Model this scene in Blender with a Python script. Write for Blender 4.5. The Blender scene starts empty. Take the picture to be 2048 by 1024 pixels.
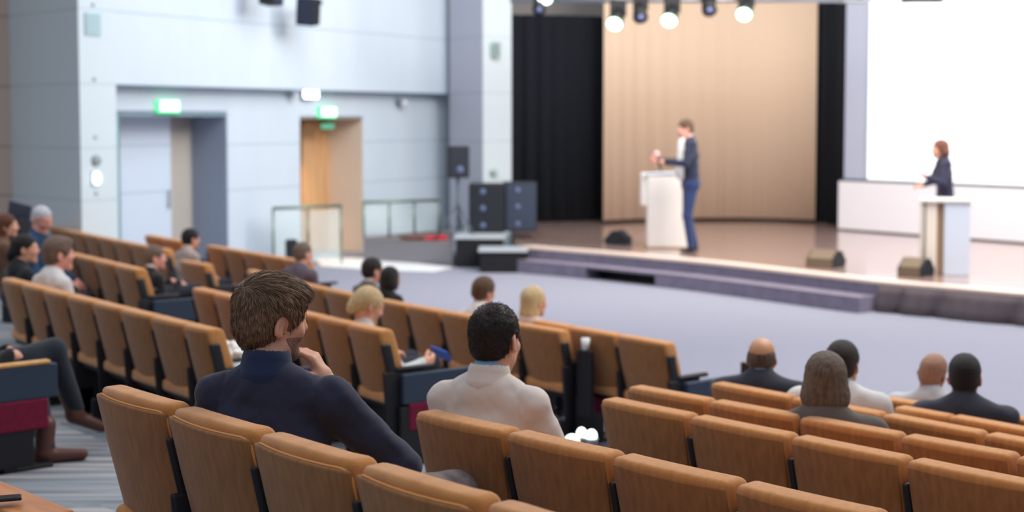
import bpy, bmesh, math, random
import numpy as np
from mathutils import Matrix, Vector
random.seed(7); RNG = np.random.default_rng(11)
R = math.radians
SC = bpy.context.scene
COL = SC.collection
# ------------------------------------------------------------------ camera
F_PX, HZ, PITCH, EYE = 2900.0, 240.0, R(3.5), 2.42
CY = HZ + F_PX * math.tan(PITCH)
cam_d = bpy.data.cameras.new('camera'); cam = bpy.data.objects.new('camera', cam_d); COL.objects.link(cam)
cam.location = (0, 0, EYE); cam.rotation_euler = (math.pi / 2 - PITCH, 0, 0)
cam_d.sensor_width = 36.0; cam_d.lens = F_PX / 2048 * 36.0
cam_d.shift_y = (CY - 512) / 2048
cam_d.clip_end = 200; cam_d.clip_start = 0.05
cam_d.dof.use_dof = True; cam_d.dof.focus_distance = 4.55; cam_d.dof.aperture_fstop = 2.2
SC.camera = cam

def at(u, v, z=None, Y=None):
    """point of the hall seen along one sight line, at height z or at distance Y"""
    x = (u - 1024) / F_PX; y = -(v - CY) / F_PX
    d = (x, math.cos(PITCH) + y * math.sin(PITCH), -math.sin(PITCH) + y * math.cos(PITCH))
    t = (z - EYE) / d[2] if z is not None else Y / d[1]
    return Vector((d[0] * t, d[1] * t, EYE + d[2] * t))

# ------------------------------------------------------------------ materials
def lin(c):
    o = []
    for a in c:
        a = a / 255.0
        o.append(a / 12.92 if a <= .04045 else ((a + .055) / 1.055) ** 2.4)
    return tuple(o) + (1.0,)

MATS = {}
def mat(name, rgb, rough=.7, metal=0., spec=.4, sheen=0., emit=None, estr=0., noise=None, bump=None, sss=0., trans=0., alpha=1., coat=0.):
    """noise=(scale, rgb2, stretch xyz, detail)   bump=(scale, strength, stretch)"""
    if name in MATS: return MATS[name]
    m = bpy.data.materials.new(name); m.use_nodes = True
    nt = m.node_tree; b = nt.nodes['Principled BSDF']
    b.inputs['Base Color'].default_value = lin(rgb)
    b.inputs['Roughness'].default_value = rough; b.inputs['Metallic'].default_value = metal
    b.inputs['Specular IOR Level'].default_value = spec
    b.inputs['Sheen Weight'].default_value = sheen
    b.inputs['Transmission Weight'].default_value = trans; b.inputs['Alpha'].default_value = alpha
    b.inputs['Coat Weight'].default_value = coat
    if sss:
        b.inputs['Subsurface Weight'].default_value = sss
        b.inputs['Subsurface Radius'].default_value = (.012, .005, .003); b.inputs['Subsurface Scale'].default_value = 1.0
    if emit:
        b.inputs['Emission Color'].default_value = lin(emit); b.inputs['Emission Strength'].default_value = estr
    tc = nt.nodes.new('ShaderNodeTexCoord')
    def tex(scale, stretch, detail=3.):
        mp = nt.nodes.new('ShaderNodeMapping'); mp.inputs['Scale'].default_value = stretch
        n = nt.nodes.new('ShaderNodeTexNoise'); n.inputs['Scale'].default_value = scale; n.inputs['Detail'].default_value = detail
        nt.links.new(tc.outputs['Object'], mp.inputs[0]); nt.links.new(mp.outputs[0], n.inputs['Vector'])
        return n
    if noise:
        n = tex(noise[0], noise[2], noise[3] if len(noise) > 3 else 3.)
        cr = nt.nodes.new('ShaderNodeValToRGB')
        cr.color_ramp.elements[0].position = .35; cr.color_ramp.elements[1].position = .65
        cr.color_ramp.elements[0].color = lin(rgb); cr.color_ramp.elements[1].color = lin(noise[1])
        nt.links.new(n.outputs['Fac'], cr.inputs[0]); nt.links.new(cr.outputs[0], b.inputs['Base Color'])
    if bump:
        n = tex(bump[0], bump[2] if len(bump) > 2 else (1, 1, 1))
        bp = nt.nodes.new('ShaderNodeBump'); bp.inputs['Strength'].default_value = bump[1]; bp.inputs['Distance'].default_value = .01
        nt.links.new(n.outputs['Fac'], bp.inputs['Height']); nt.links.new(bp.outputs[0], b.inputs['Normal'])
    MATS[name] = m
    return m

def add_joints(m, zs, rgb, w=.012):
    """panel joints: thin darker horizontal lines at fixed heights"""
    nt = m.node_tree; b = nt.nodes['Principled BSDF']
    tc = nt.nodes.new('ShaderNodeTexCoord'); sp = nt.nodes.new('ShaderNodeSeparateXYZ'); nt.links.new(tc.outputs['Object'], sp.inputs[0])
    acc = None
    for z in zs:
        s = nt.nodes.new('ShaderNodeMath'); s.operation = 'SUBTRACT'; nt.links.new(sp.outputs['Z'], s.inputs[0]); s.inputs[1].default_value = z
        a = nt.nodes.new('ShaderNodeMath'); a.operation = 'ABSOLUTE'; nt.links.new(s.outputs[0], a.inputs[0])
        l = nt.nodes.new('ShaderNodeMath'); l.operation = 'LESS_THAN'; nt.links.new(a.outputs[0], l.inputs[0]); l.inputs[1].default_value = w
        if acc is None: acc = l
        else:
            q = nt.nodes.new('ShaderNodeMath'); q.operation = 'MAXIMUM'; nt.links.new(acc.outputs[0], q.inputs[0]); nt.links.new(l.outputs[0], q.inputs[1]); acc = q
    mx = nt.nodes.new('ShaderNodeMix'); mx.data_type = 'RGBA'
    nt.links.new(acc.outputs[0], mx.inputs['Factor'])
    old = b.inputs['Base Color']
    if old.is_linked: nt.links.new(old.links[0].from_socket, mx.inputs[6])
    else: mx.inputs[6].default_value = old.default_value
    mx.inputs[7].default_value = lin(rgb); nt.links.new(mx.outputs[2], b.inputs['Base Color'])

# ------------------------------------------------------------------ object helpers
def tag(o, label=None, cat=None, group=None, kind=None):
    if label: o['label'] = label
    if cat: o['category'] = cat
    if group: o['group'] = group
    if kind: o['kind'] = kind
    return o

def empty(name, loc=(0, 0, 0), rz=0., label=None, cat=None, group=None):
    o = bpy.data.objects.new(name, None); COL.objects.link(o); o.location = loc; o.rotation_euler = (0, 0, rz)
    o.empty_display_size = .1
    return tag(o, label, cat, group)

def link(name, me, m=None, parent=None, smooth=False):
    if m is not None and not me.materials: me.materials.append(m)
    o = bpy.data.objects.new(name, me); COL.objects.link(o)
    if parent is not None: o.parent = parent
    if smooth:
        me.polygons.foreach_set('use_smooth', [True] * len(me.polygons))
    return o

class MB:
    """collects simple shapes into one mesh"""
    def __init__(s): s.b = bmesh.new()
    def box(s, c, size, rot=None, bev=0., seg=2):
        r = bmesh.ops.create_cube(s.b, size=1.); vs = r['verts']
        bmesh.ops.scale(s.b, vec=size, verts=vs)
        if bev:
            es = {e for v in vs for e in v.link_edges}
            q = bmesh.ops.bevel(s.b, geom=list(es), offset=bev, segments=seg, affect='EDGES', profile=.5)
            vs = list({v for f in q['faces'] for v in f.verts} | {v for v in vs if v.is_valid})
            seen = set(vs); st = list(vs)
            while st:
                v = st.pop()
                for e in v.link_edges:
                    w = e.other_vert(v)
                    if w not in seen: seen.add(w); st.append(w)
            vs = list(seen)
        if rot is not None: bmesh.ops.rotate(s.b, cent=(0, 0, 0), matrix=rot, verts=vs)
        bmesh.ops.translate(s.b, vec=c, verts=vs); return s
    def cyl(s, a, b, ra, rb=None, seg=16, cap=True):
        a = Vector(a); b = Vector(b); rb = ra if rb is None else rb; d = b - a
        r = bmesh.ops.create_cone(s.b, cap_ends=cap, segments=seg, radius1=ra, radius2=rb, depth=d.length)
        q = Vector((0, 0, 1)).rotation_difference(d.normalized())
        bmesh.ops.transform(s.b, matrix=Matrix.Translation((a + b) / 2) @ q.to_matrix().to_4x4(), verts=r['verts']); return s
    def poly(s, pts, thick=None):
        f = s.b.faces.new([s.b.verts.new(p) for p in pts])
        if thick is not None:
            r = bmesh.ops.extrude_face_region(s.b, geom=[f])
            bmesh.ops.translate(s.b, vec=thick, verts=[v for v in r['geom'] if isinstance(v, bmesh.types.BMVert)])
        return s
    def ball(s, c, r, seg=16):
        q = bmesh.ops.create_uvsphere(s.b, u_segments=seg, v_segments=seg // 2 + 2, radius=1.)
        rr = r if hasattr(r, '__len__') else (r, r, r)
        bmesh.ops.scale(s.b, vec=rr, verts=q['verts']); bmesh.ops.translate(s.b, vec=c, verts=q['verts']); return s
    def grid(s, rows):
        vv = [[s.b.verts.new(p) for p in r] for r in rows]
        for i in range(len(vv) - 1):
            for j in range(len(vv[0]) - 1):
                s.b.faces.new((vv[i][j], vv[i][j + 1], vv[i + 1][j + 1], vv[i + 1][j]))
        return s
    def mesh(s, name='m'):
        bmesh.ops.recalc_face_normals(s.b, faces=s.b.faces[:])
        me = bpy.data.meshes.new(name); s.b.to_mesh(me); s.b.free(); return me
    def build(s, name, m, parent=None, smooth=False):
        return link(name, s.mesh(name), m, parent, smooth)

def autosmooth(o, ang=40):
    me = o.data
    me.polygons.foreach_set('use_smooth', [True] * len(me.polygons))
    try: me.set_sharp_from_angle(angle=R(ang))
    except Exception: pass
    return o

def copy_tree(o, parent=None):
    c = o.copy(); COL.objects.link(c); c.parent = parent
    for ch in list(o.children): copy_tree(ch, c)
    return c

def extr(b, pts, z0, z1):
    """vertical prism over a plan polygon"""
    return b.poly([(p[0], p[1], z0) for p in pts], (0, 0, z1 - z0))

# ------------------------------------------------------------------ implicit surfaces
class SDF:
    def __init__(s): s.p = []
    def cone(s, a, b, ra, rb=None, k=.02, sc=(1, 1, 1), op='u', R3=None):
        s.p.append(('c', np.array(a, float), np.array(b, float), ra, ra if rb is None else rb, k, np.array(sc, float), op, R3)); return s
    def chain(s, pts, rs, k=.015, op='u', sc=(1, 1, 1)):
        for i in range(len(pts) - 1): s.cone(pts[i], pts[i + 1], rs[i], rs[i + 1], k, sc, op)
        return s
    def ell(s, c, r, k=.02, R3=None, op='u'):
        s.p.append(('e', np.array(c, float), None, np.array(r, float), None, k, None, op, R3)); return s
    def box(s, c, r, rnd=.01, k=.01, R3=None, op='u'):
        s.p.append(('b', np.array(c, float), None, np.array(r, float), rnd, k, None, op, R3)); return s
    def bounds(s):
        lo = []; hi = []
        for q in s.p:
            if q[7] != 'u': continue
            l, h = s._bb(q); lo.append(l); hi.append(h)
        return np.min(lo, 0), np.max(hi, 0)
    def _bb(s, q):
        if q[0] == 'c':
            m = max(q[3], q[4]) * max(q[6]) if q[8] is None else max(q[3], q[4]) * max(q[6])
            return np.minimum(q[1], q[2]) - m, np.maximum(q[1], q[2]) + m
        m = q[3] if q[8] is None else np.abs(q[8]) @ q[3]
        return q[1] - m, q[1] + m
    def mesh(s, h, name='body', disp=None):
        lo, hi = s.bounds(); lo = lo - 2.5 * h; hi = hi + 2.5 * h
        n = np.ceil((hi - lo) / h).astype(int) + 1
        G = np.full(n, .15, np.float32)
        ax = [lo[i] + h * np.arange(n[i]) for i in range(3)]
        for q in s.p:
            l, u = s._bb(q); mg = q[5] + 2.5 * h
            i0 = np.clip(np.floor((l - mg - lo) / h).astype(int), 0, n); i1 = np.clip(np.ceil((u + mg - lo) / h).astype(int) + 1, 0, n)
            if np.any(i1 <= i0): continue
            X = ax[0][i0[0]:i1[0], None, None]; Y = ax[1][None, i0[1]:i1[1], None]; Z = ax[2][None, None, i0[2]:i1[2]]
            if q[0] == 'c':
                a, b, ra, rb, k, sc, op, R3 = q[1:]
                ax_, bx = a, b
                if R3 is not None:
                    dx, dy, dz = X - a[0], Y - a[1], Z - a[2]
                    x = dx * R3[0, 0] + dy * R3[1, 0] + dz * R3[2, 0]; y = dx * R3[0, 1] + dy * R3[1, 1] + dz * R3[2, 1]; z = dx * R3[0, 2] + dy * R3[1, 2] + dz * R3[2, 2]
                    ba = (R3.T @ (b - a)) / sc; x = x / sc[0]; y = y / sc[1]; z = z / sc[2]
                else:
                    x = (X - a[0]) / sc[0]; y = (Y - a[1]) / sc[1]; z = (Z - a[2]) / sc[2]; ba = (b - a) / sc
                L = max(1e-9, ba @ ba)
                t = np.clip((x * ba[0] + y * ba[1] + z * ba[2]) / L, 0, 1)
                d = (np.sqrt((x - t * ba[0]) ** 2 + (y - t * ba[1]) ** 2 + (z - t * ba[2]) ** 2) - (ra + (rb - ra) * t)) * sc.min()
            else:
                c, _, r, rnd, k, _, op, R3 = q[1:]
                dx, dy, dz = X - c[0], Y - c[1], Z - c[2]
                if R3 is not None:
                    x = dx * R3[0, 0] + dy * R3[1, 0] + dz * R3[2, 0]; y = dx * R3[0, 1] + dy * R3[1, 1] + dz * R3[2, 1]; z = dx * R3[0, 2] + dy * R3[1, 2] + dz * R3[2, 2]
                else: x, y, z = dx, dy, dz
                if q[0] == 'e':
                    k0 = np.sqrt((x / r[0]) ** 2 + (y / r[1]) ** 2 + (z / r[2]) ** 2); k1 = np.sqrt((x / r[0] ** 2) ** 2 + (y / r[1] ** 2) ** 2 + (z / r[2] ** 2) ** 2)
                    d = k0 * (k0 - 1) / np.maximum(k1, 1e-6)
                    d = np.where(k0 < .05, -r.min(), d)
                else:
                    qx, qy, qz = np.abs(x) - r[0] + rnd, np.abs(y) - r[1] + rnd, np.abs(z) - r[2] + rnd
                    d = np.sqrt(np.maximum(qx, 0) ** 2 + np.maximum(qy, 0) ** 2 + np.maximum(qz, 0) ** 2) + np.minimum(np.maximum(qx, np.maximum(qy, qz)), 0) - rnd
            g = G[i0[0]:i1[0], i0[1]:i1[1], i0[2]:i1[2]]
            if op == 'u':
                hh = np.maximum(k - np.abs(g - d), 0) / k
                g[...] = np.minimum(g, d) - hh * hh * k * .25
            elif op == 's':
                hh = np.maximum(k - np.abs(-g - d), 0) / k
                g[...] = -(np.minimum(-g, d) - hh * hh * k * .25)
        if disp is not None:
            G += disp(ax[0][:, None, None], ax[1][None, :, None], ax[2][None, None, :]).astype(np.float32)
        return nets(G, lo, h, name)

def nets(G, lo, h, name):
    S = G < 0
    n = np.array(G.shape)
    cnt = np.zeros(n - 1, np.int8)
    for a in (0, 1):
        for b in (0, 1):
            for c in (0, 1): cnt += S[a:n[0] - 1 + a, b:n[1] - 1 + b, c:n[2] - 1 + c]
    idx = np.argwhere((cnt > 0) & (cnt < 8))
    M = -np.ones(n - 1, np.int32); M[idx[:, 0], idx[:, 1], idx[:, 2]] = np.arange(len(idx))
    C = [(a, b, c) for a in (0, 1) for b in (0, 1) for c in (0, 1)]
    V = np.stack([G[idx[:, 0] + a, idx[:, 1] + b, idx[:, 2] + c] for a, b, c in C], 1)
    acc = np.zeros((len(idx), 3)); w = np.zeros(len(idx))
    for i in range(8):
        for j in range(i + 1, 8):
            if sum(abs(C[i][q] - C[j][q]) for q in range(3)) != 1: continue
            a, b = V[:, i], V[:, j]; m = (a < 0) != (b < 0)
            t = np.where(m, a / np.where(m, a - b, 1), 0)
            p = np.array(C[i])[None] + t[:, None] * (np.array(C[j]) - np.array(C[i]))[None]
            acc += p * m[:, None]; w += m
    P = (idx + acc / w[:, None]) * h + lo
    F = []
    for ax in range(3):
        b_, c_ = (ax + 1) % 3, (ax + 2) % 3
        sl0 = [slice(1, n[i] - 1) for i in range(3)]; sl1 = list(sl0)
        sl0[ax] = slice(0, n[ax] - 1); sl1[ax] = slice(1, n[ax])
        A, B = S[tuple(sl0)], S[tuple(sl1)]
        e = np.argwhere(A != B)
        if not len(e): continue
        off = np.ones(3, int); off[ax] = 0; e2 = e + off
        flip = A[e[:, 0], e[:, 1], e[:, 2]]
        def cell(db, dc):
            q = e2.copy(); q[:, b_] -= db; q[:, c_] -= dc
            return M[q[:, 0], q[:, 1], q[:, 2]]
        f = np.stack([cell(1, 1), cell(0, 1), cell(0, 0), cell(1, 0)], 1)
        f[~flip] = f[~flip][:, ::-1]
        F.append(f)
    F = np.concatenate(F); F = F[(F >= 0).all(1)]
    me = bpy.data.meshes.new(name)
    me.vertices.add(len(P)); me.vertices.foreach_set('co', P.astype(np.float32).ravel())
    me.loops.add(F.size); me.loops.foreach_set('vertex_index', F.ravel().astype(np.int32))
    me.polygons.add(len(F)); me.polygons.foreach_set('loop_start', np.arange(0, F.size, 4, dtype=np.int32))
    me.polygons.foreach_set('loop_total', np.full(len(F), 4, np.int32)) if bpy.app.version < (4, 0) else None
    me.update(calc_edges=True); me.validate()
    me.polygons.foreach_set('use_smooth', np.ones(len(me.polygons), bool))
    return me
# ------------------------------------------------------------------ the setting
ST = .38                      # stage height
m_wall = mat('wall_panel', (205, 219, 231), .55, noise=(1.2, (198, 213, 227), (1, 1, .3)))
m_wall2 = mat('wall_panel_lower', (203, 216, 228), .55, noise=(1.2, (196, 211, 224), (1, 1, .3)))
m_wallA = mat('wall_beige', (190, 174, 162), .8); m_wallB = mat('wall_lilac', (208, 186, 192), .8)
m_pil = mat('pillar_pale', (205, 219, 226), .55)
for m_, c_ in ((m_wall, (170, 190, 205)), (m_wall2, (172, 190, 205)), (m_wallA, (138, 128, 122)), (m_wallB, (136, 134, 148)), (m_pil, (186, 202, 210))):
    add_joints(m_, (1.28, 2.02, 2.93, 3.98, 5.0), c_)
m_soffit = mat('soffit', (150, 170, 186), .8)
m_dark = mat('black_matt', (16, 18, 22), .6)
m_carpet = mat('lavender_carpet', (150, 151, 164), .95, noise=(60, (139, 140, 154), (1, 1, 1), 6), bump=(160, .3))
t_dir = Vector((math.cos(R(50)), -math.sin(R(50)), 0)); n_dir = Vector((math.sin(R(50)), math.cos(R(50)), 0))
def sd(s, D, z=0.): return t_dir * s + n_dir * D + Vector((0, 0, z))

def line_u(A, w, u):
    k = (u - 1024) / F_PX * .9995
    t = (k * A.y - A.x) / (w.x - k * w.y)
    return A + w * t

# flat floor and the seating terraces
mb = MB(); mb.poly([(-16, -8, 0), (16, -8, 0), (16, 34, 0), (-16, 34, 0)], (0, 0, -.2))
tag(mb.build('floor', m_carpet), kind='structure')
m_aisle = mat('striped_carpet', (152, 156, 164), .95, bump=(150, .3))
nt = m_aisle.node_tree; b_ = nt.nodes['Principled BSDF']
tc = nt.nodes.new('ShaderNodeTexCoord'); mp = nt.nodes.new('ShaderNodeMapping')
mp.inputs['Rotation'].default_value = (0, 0, R(50)); mp.inputs['Scale'].default_value = (.25, 7, 1)
nz = nt.nodes.new('ShaderNodeTexNoise'); nz.inputs['Scale'].default_value = 2.2; nz.inputs['Detail'].default_value = 4
cr = nt.nodes.new('ShaderNodeValToRGB'); e_ = cr.color_ramp.elements
e_[0].position = .32; e_[0].color = lin((104, 110, 118)); e_[1].position = .72; e_[1].color = lin((196, 186, 182))
x_ = cr.color_ramp.elements.new(.5); x_.color = lin((140, 148, 156))
nt.links.new(tc.outputs['Object'], mp.inputs[0]); nt.links.new(mp.outputs[0], nz.inputs['Vector']); nt.links.new(nz.outputs['Fac'], cr.inputs[0]); nt.links.new(cr.outputs[0], b_.inputs['Base Color'])
TER_R = [(-3., 1.15, .80), (1.15, 2.78, .65), (2.78, 3.88, .47), (3.88, 4.75, .32), (4.75, 5.5, .26), (5.5, 6.12, .16), (6.12, 6.62, .06)]
TER_L = [(-3., 2.0, .65), (2.0, 3.7, .47), (3.7, 4.95, .32), (4.95, 6.4, .24)]
mb = MB()
for (s0, s1, T) in ((-6.3, 14, TER_R), (-24, -6.3, TER_L)):
    for d0, d1, z in T:
        mb.poly([sd(s0, d0, z), sd(s1, d0, z), sd(s1, d1, z), sd(s0, d1, z)], (0, 0, -z + .001))
tag(mb.build('floor', m_aisle), kind='structure')

# long side wall: upper part overhanging, lower part with two openings
P0 = at(232, 240, Y=21.); P1 = at(897, 240, Y=28.5); P0.z = P1.z = 0
w_ = (P1 - P0).normalized(); nn = Vector((-w_.y, w_.x, 0))
ZT = 7.
mb = MB(); extr(mb, [P0, P1, P1 + nn * .9, P0 + nn * .9], 2.93, ZT)
tag(mb.build('wall_left', m_wall), kind='structure')
A0 = P0 + nn * .32
def Lw(u): return line_u(A0, w_, u)
zt1, zt2 = 2.51, 2.44
mb = MB()
def piece(ua, ub, z0, z1, mbb, dep=.25):
    a, b = Lw(ua), Lw(ub); extr(mbb, [a, b, b + nn * dep, a + nn * dep], z0, z1)
piece(222, 455, zt1, 2.93, mb); piece(455, 600, 0, 2.93, mb); piece(600, 725, zt2, 2.93, mb); piece(725, 912, 0, 2.93, mb)
tag(mb.build('wall_left', m_wall2), kind='structure')
# recess behind the first opening
d1_ = .77
a, b = Lw(222), Lw(455)
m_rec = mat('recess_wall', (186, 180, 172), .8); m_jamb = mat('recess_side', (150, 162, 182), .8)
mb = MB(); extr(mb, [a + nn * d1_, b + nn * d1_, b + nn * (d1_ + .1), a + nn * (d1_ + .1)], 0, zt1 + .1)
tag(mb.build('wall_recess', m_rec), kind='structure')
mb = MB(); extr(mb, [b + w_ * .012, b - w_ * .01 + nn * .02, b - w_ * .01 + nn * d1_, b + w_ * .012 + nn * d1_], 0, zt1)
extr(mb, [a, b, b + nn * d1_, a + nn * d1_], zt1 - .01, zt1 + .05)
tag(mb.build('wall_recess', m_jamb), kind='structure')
m_edge = mat('green_glass_edge', (122, 168, 172), .4)
c0, c1 = Lw(233), Lw(238.5)
mb = MB(); extr(mb, [c0, c1, c1 + nn * .08, c0 + nn * .08], 0, zt1); extr(mb, [Lw(238), Lw(455), Lw(455) + nn * .05, Lw(238) + nn * .05], zt1 - .03, zt1)
tag(mb.build('trim_1', m_edge), kind='structure')
m_door = mat('door_white_blue', (206, 220, 236), .5); add_joints(m_door, (1.28, 2.02), (176, 194, 212))
q0 = line_u(A0 + nn * (d1_ - .09), w_, 240); q1 = line_u(A0 + nn * (d1_ - .09), w_, 341)
d_ = empty('door_1', q0); tag(d_, kind='structure')
mb = MB(); extr(mb, [Vector((0, 0, 0)), q1 - q0, q1 - q0 + nn * .05, nn * .05], 0.01, zt1 - .02); mb.build('door_leaf', m_door, d_)
mb = MB(); hp = (q1 - q0) * .92 - nn * .05; mb.cyl(hp + Vector((0, 0, 1.0)), hp + Vector((0, 0, 1.3)), .012); mb.cyl(hp + Vector((0, 0, 1.05)), hp + nn * .05 + Vector((0, 0, 1.05)), .01)
mb.build('door_handle', mat('steel', (150, 155, 160), .35, 1.), d_)
# second doorway, lined with warm wood
d2_ = .85
a, b = Lw(600), Lw(725)
m_wood = mat('doorway_wood', (196, 150, 104), .5, noise=(3, (172, 126, 82), (6, 6, .5), 5))
m_wood_side = mat('doorway_lining', (232, 214, 194), .6)
q0 = line_u(A0 + nn * d2_, w_, 590); q1 = b + nn * d2_
mb = MB(); extr(mb, [q0, q1, q1 + nn * .1, q0 + nn * .1], 0, zt2 + .1); tag(mb.build('wall_doorway', m_wood), kind='structure')
mb = MB(); extr(mb, [b + w_ * .012, b - w_ * .008, b - w_ * .008 + nn * d2_, b + w_ * .012 + nn * d2_], 0, zt2)
tag(mb.build('wall_doorway', m_wood_side), kind='structure')
mb = MB(); extr(mb, [a, b, b + nn * d2_, a + nn * d2_], zt2 - .01, zt2 + .05); tag(mb.build('ceiling_doorway', mat('doorway_head', (140, 100, 66), .7)), kind='structure')
q0 = line_u(A0 + nn * (d2_ - .07), w_, 606); q1 = line_u(A0 + nn * (d2_ - .07), w_, 668)
d_ = empty('door_2', q0); tag(d_, kind='structure')
mb = MB(); extr(mb, [Vector((0, 0, 0)), q1 - q0, q1 - q0 + nn * .05, nn * .05], .01, zt2 - .06); mb.build('door_leaf', mat('door_wood', (214, 172, 128), .45, noise=(3, (198, 150, 104), (8, 8, .4), 5)), d_)
mb = MB(); hp = (q1 - q0) * .9 - nn * .05; mb.cyl(hp + Vector((0, 0, 1.0)), hp + Vector((0, 0, 1.25)), .014); mb.build('door_handle', MATS['steel'], d_)
# pillar at the left end, wall behind it, pillar by the stage
C0, C1 = at(160, 240, Y=20.4), at(233, 240, Y=20.95)
B0 = at(90, 240, Y=22.3)
mb = MB(); extr(mb, [C0, C1, C1 + nn * 2, C0 + nn * 2 + Vector((-.2, 1, 0))], 0, ZT)
o = mb.build('pillar', m_pil); o.name = 'wall_pillar'; tag(o, kind='structure')
mb = MB(); extr(mb, [B0, C0 - Vector((.0, -.002, 0)), C0 + Vector((.1, .3, 0)), B0 + Vector((.2, .4, 0))], 0, ZT); tag(mb.build('wall_side', m_wallB), kind='structure')
Aa, Ab = at(-260, 240, Y=20.9), at(91, 240, Y=22.3)
mb = MB(); extr(mb, [Aa, Ab, Ab + Vector((0, .4, 0)), Aa + Vector((0, .4, 0))], 0, ZT); tag(mb.build('wall_side', m_wallA), kind='structure')
mb = MB(); g0, g1 = at(86, 240, Y=22.1), at(92, 240, Y=22.22); extr(mb, [g0, g1, g1 + Vector((0, .2, 0)), g0 + Vector((0, .2, 0))], 0, ZT); tag(mb.build('trim_2', mat('corner_dark_strip', (96, 94, 90), .8)), kind='structure')  # narrow dark strip standing in the corner of the two side walls
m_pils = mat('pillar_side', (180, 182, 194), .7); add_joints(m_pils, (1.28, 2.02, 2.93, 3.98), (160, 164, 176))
e0, e1, e2 = at(899, 240, Y=28.3), at(966, 240, Y=27.3), at(1023, 240, Y=27.7)
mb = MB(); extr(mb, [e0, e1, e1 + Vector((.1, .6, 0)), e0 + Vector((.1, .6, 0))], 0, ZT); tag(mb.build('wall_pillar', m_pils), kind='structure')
mb = MB(); extr(mb, [e1, e2, e2 + Vector((0, 1.2, 0)), e1 + Vector((0, .6, 0))], 0, ZT); tag(mb.build('wall_pillar', m_pil), kind='structure')
# wall behind the stage
mb = MB(); mb.poly([(-3, 31.2, 0), (16, 31.2, 0), (16, 31.2, 8), (-3, 31.2, 8)], (0, .2, 0)); tag(mb.build('wall_back', mat('back_wall_grey', (150, 146, 144), .8)), kind='structure')

# ------------------------------------------------------------------ stage
def st(u, v, z=None): return at(u, v, z=ST if z is None else z)
front_px = [(1040, 492), (1063, 494.5), (1200, 505), (1288, 513), (1420, 525), (1600, 545), (1762, 563), (1900, 575), (2048, 587), (2250, 600), (2600, 618)]
fr = [st(*p) for p in front_px]
def smooth_path(P, n=60):
    P = [Vector((p.x, p.y, 0)) for p in P]; out = []
    for i in range(len(P) - 1):
        p0 = P[max(i - 1, 0)]; p1 = P[i]; p2 = P[i + 1]; p3 = P[min(i + 2, len(P) - 1)]
        m = max(2, int(n / (len(P) - 1)))
        for k in range(m):
            t = k / m
            out.append(.5 * ((2 * p1) + (p2 - p0) * t + (2 * p0 - 5 * p1 + 4 * p2 - p3) * t * t + (3 * p1 - p0 - 3 * p2 + p3) * t ** 3))
    return out + [P[-1]]
FR = smooth_path(fr, 70)
def offs(P, d):
    o = []
    for i, p in enumerate(P):
        t = (P[min(i + 1, len(P) - 1)] - P[max(i - 1, 0)]).normalized()
        o.append(p + Vector((t.y, -t.x, 0)) * d)
    return o
stage = empty('stage', FR[len(FR) // 2], label='low wide stage with glossy brown floor and purple-grey carpeted front', cat='stage')
def rel(P, o): return [p - o for p in P]
SO = stage.location.copy()
m_deck = mat('stage_floor', (172, 148, 140), .15, spec=.8, noise=(2.0, (158, 130, 122), (1, 6, 1), 4), coat=.3)
m_step = mat('step_carpet', (128, 122, 140), .95, noise=(7, (116, 110, 128), (1, 1, 1), 5), bump=(140, .3))
m_nose = mat('pale_stage_edge', (226, 204, 190), .45)
back = [Vector((13, 31, 0)), Vector((.04, 31, 0)), Vector((.04, FR[0].y + .4, 0))]
mb = MB(); extr(mb, rel(offs(FR, -.3) + back, SO), ST - .02, ST); mb.build('deck', m_deck, stage)
mb = MB(); extr(mb, rel(offs(FR, .01) + offs(FR, -.32)[::-1], SO), ST - .035, ST + .002); mb.build('edge_trim', m_nose, stage)
mb = MB(); extr(mb, rel(FR + offs(FR, -.3)[::-1], SO), 0, ST - .035); mb.build('fascia', m_step, stage)
# lower step in front, with an open gap in it
def sub(u0, u1):
    return [p for p in FR if u0 <= 1024 + F_PX * p.x / p.y <= u1]
def exact(u0, u1):
    P = sub(u0, u1)
    def pt(u):
        for i in range(len(FR) - 1):
            a, b = FR[i], FR[i + 1]; ua = 1024 + F_PX * a.x / a.y; ub = 1024 + F_PX * b.x / b.y
            if ua <= u <= ub: return a.lerp(b, (u - ua) / (ub - ua))
        return P[0]
    return [pt(u0)] + P + [pt(u1)]
MID = .2
stepo = empty('stage_step', exact(1041, 1762)[10], label='lower purple-grey carpeted step running along the stage front, with a dark gap in it', cat='step')
so2 = stepo.location.copy()
for (ua, ub, z0) in ((1048, 1205, 0), (1345, 1760, 0), (1205, 1345, MID - .035)):
    P = exact(ua, ub)
    mb = MB(); extr(mb, rel(offs(P, .38) + offs(P, .012)[::-1], so2), z0, MID); mb.build('tread' if z0 else 'step_block', m_step, stepo)
P = exact(1205, 1345); mb = MB(); extr(mb, rel(offs(P, .05) + offs(P, .012)[::-1], so2), 0, MID - .04); mb.build('gap_lining', m_dark, stepo)
P = exact(1048, 1760); mb = MB(); extr(mb, rel(offs(P, .385) + offs(P, .33)[::-1], so2), MID, MID + .006); mb.build('nosing', mat('nosing_lilac', (168, 154, 160), .6), stepo)
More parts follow.
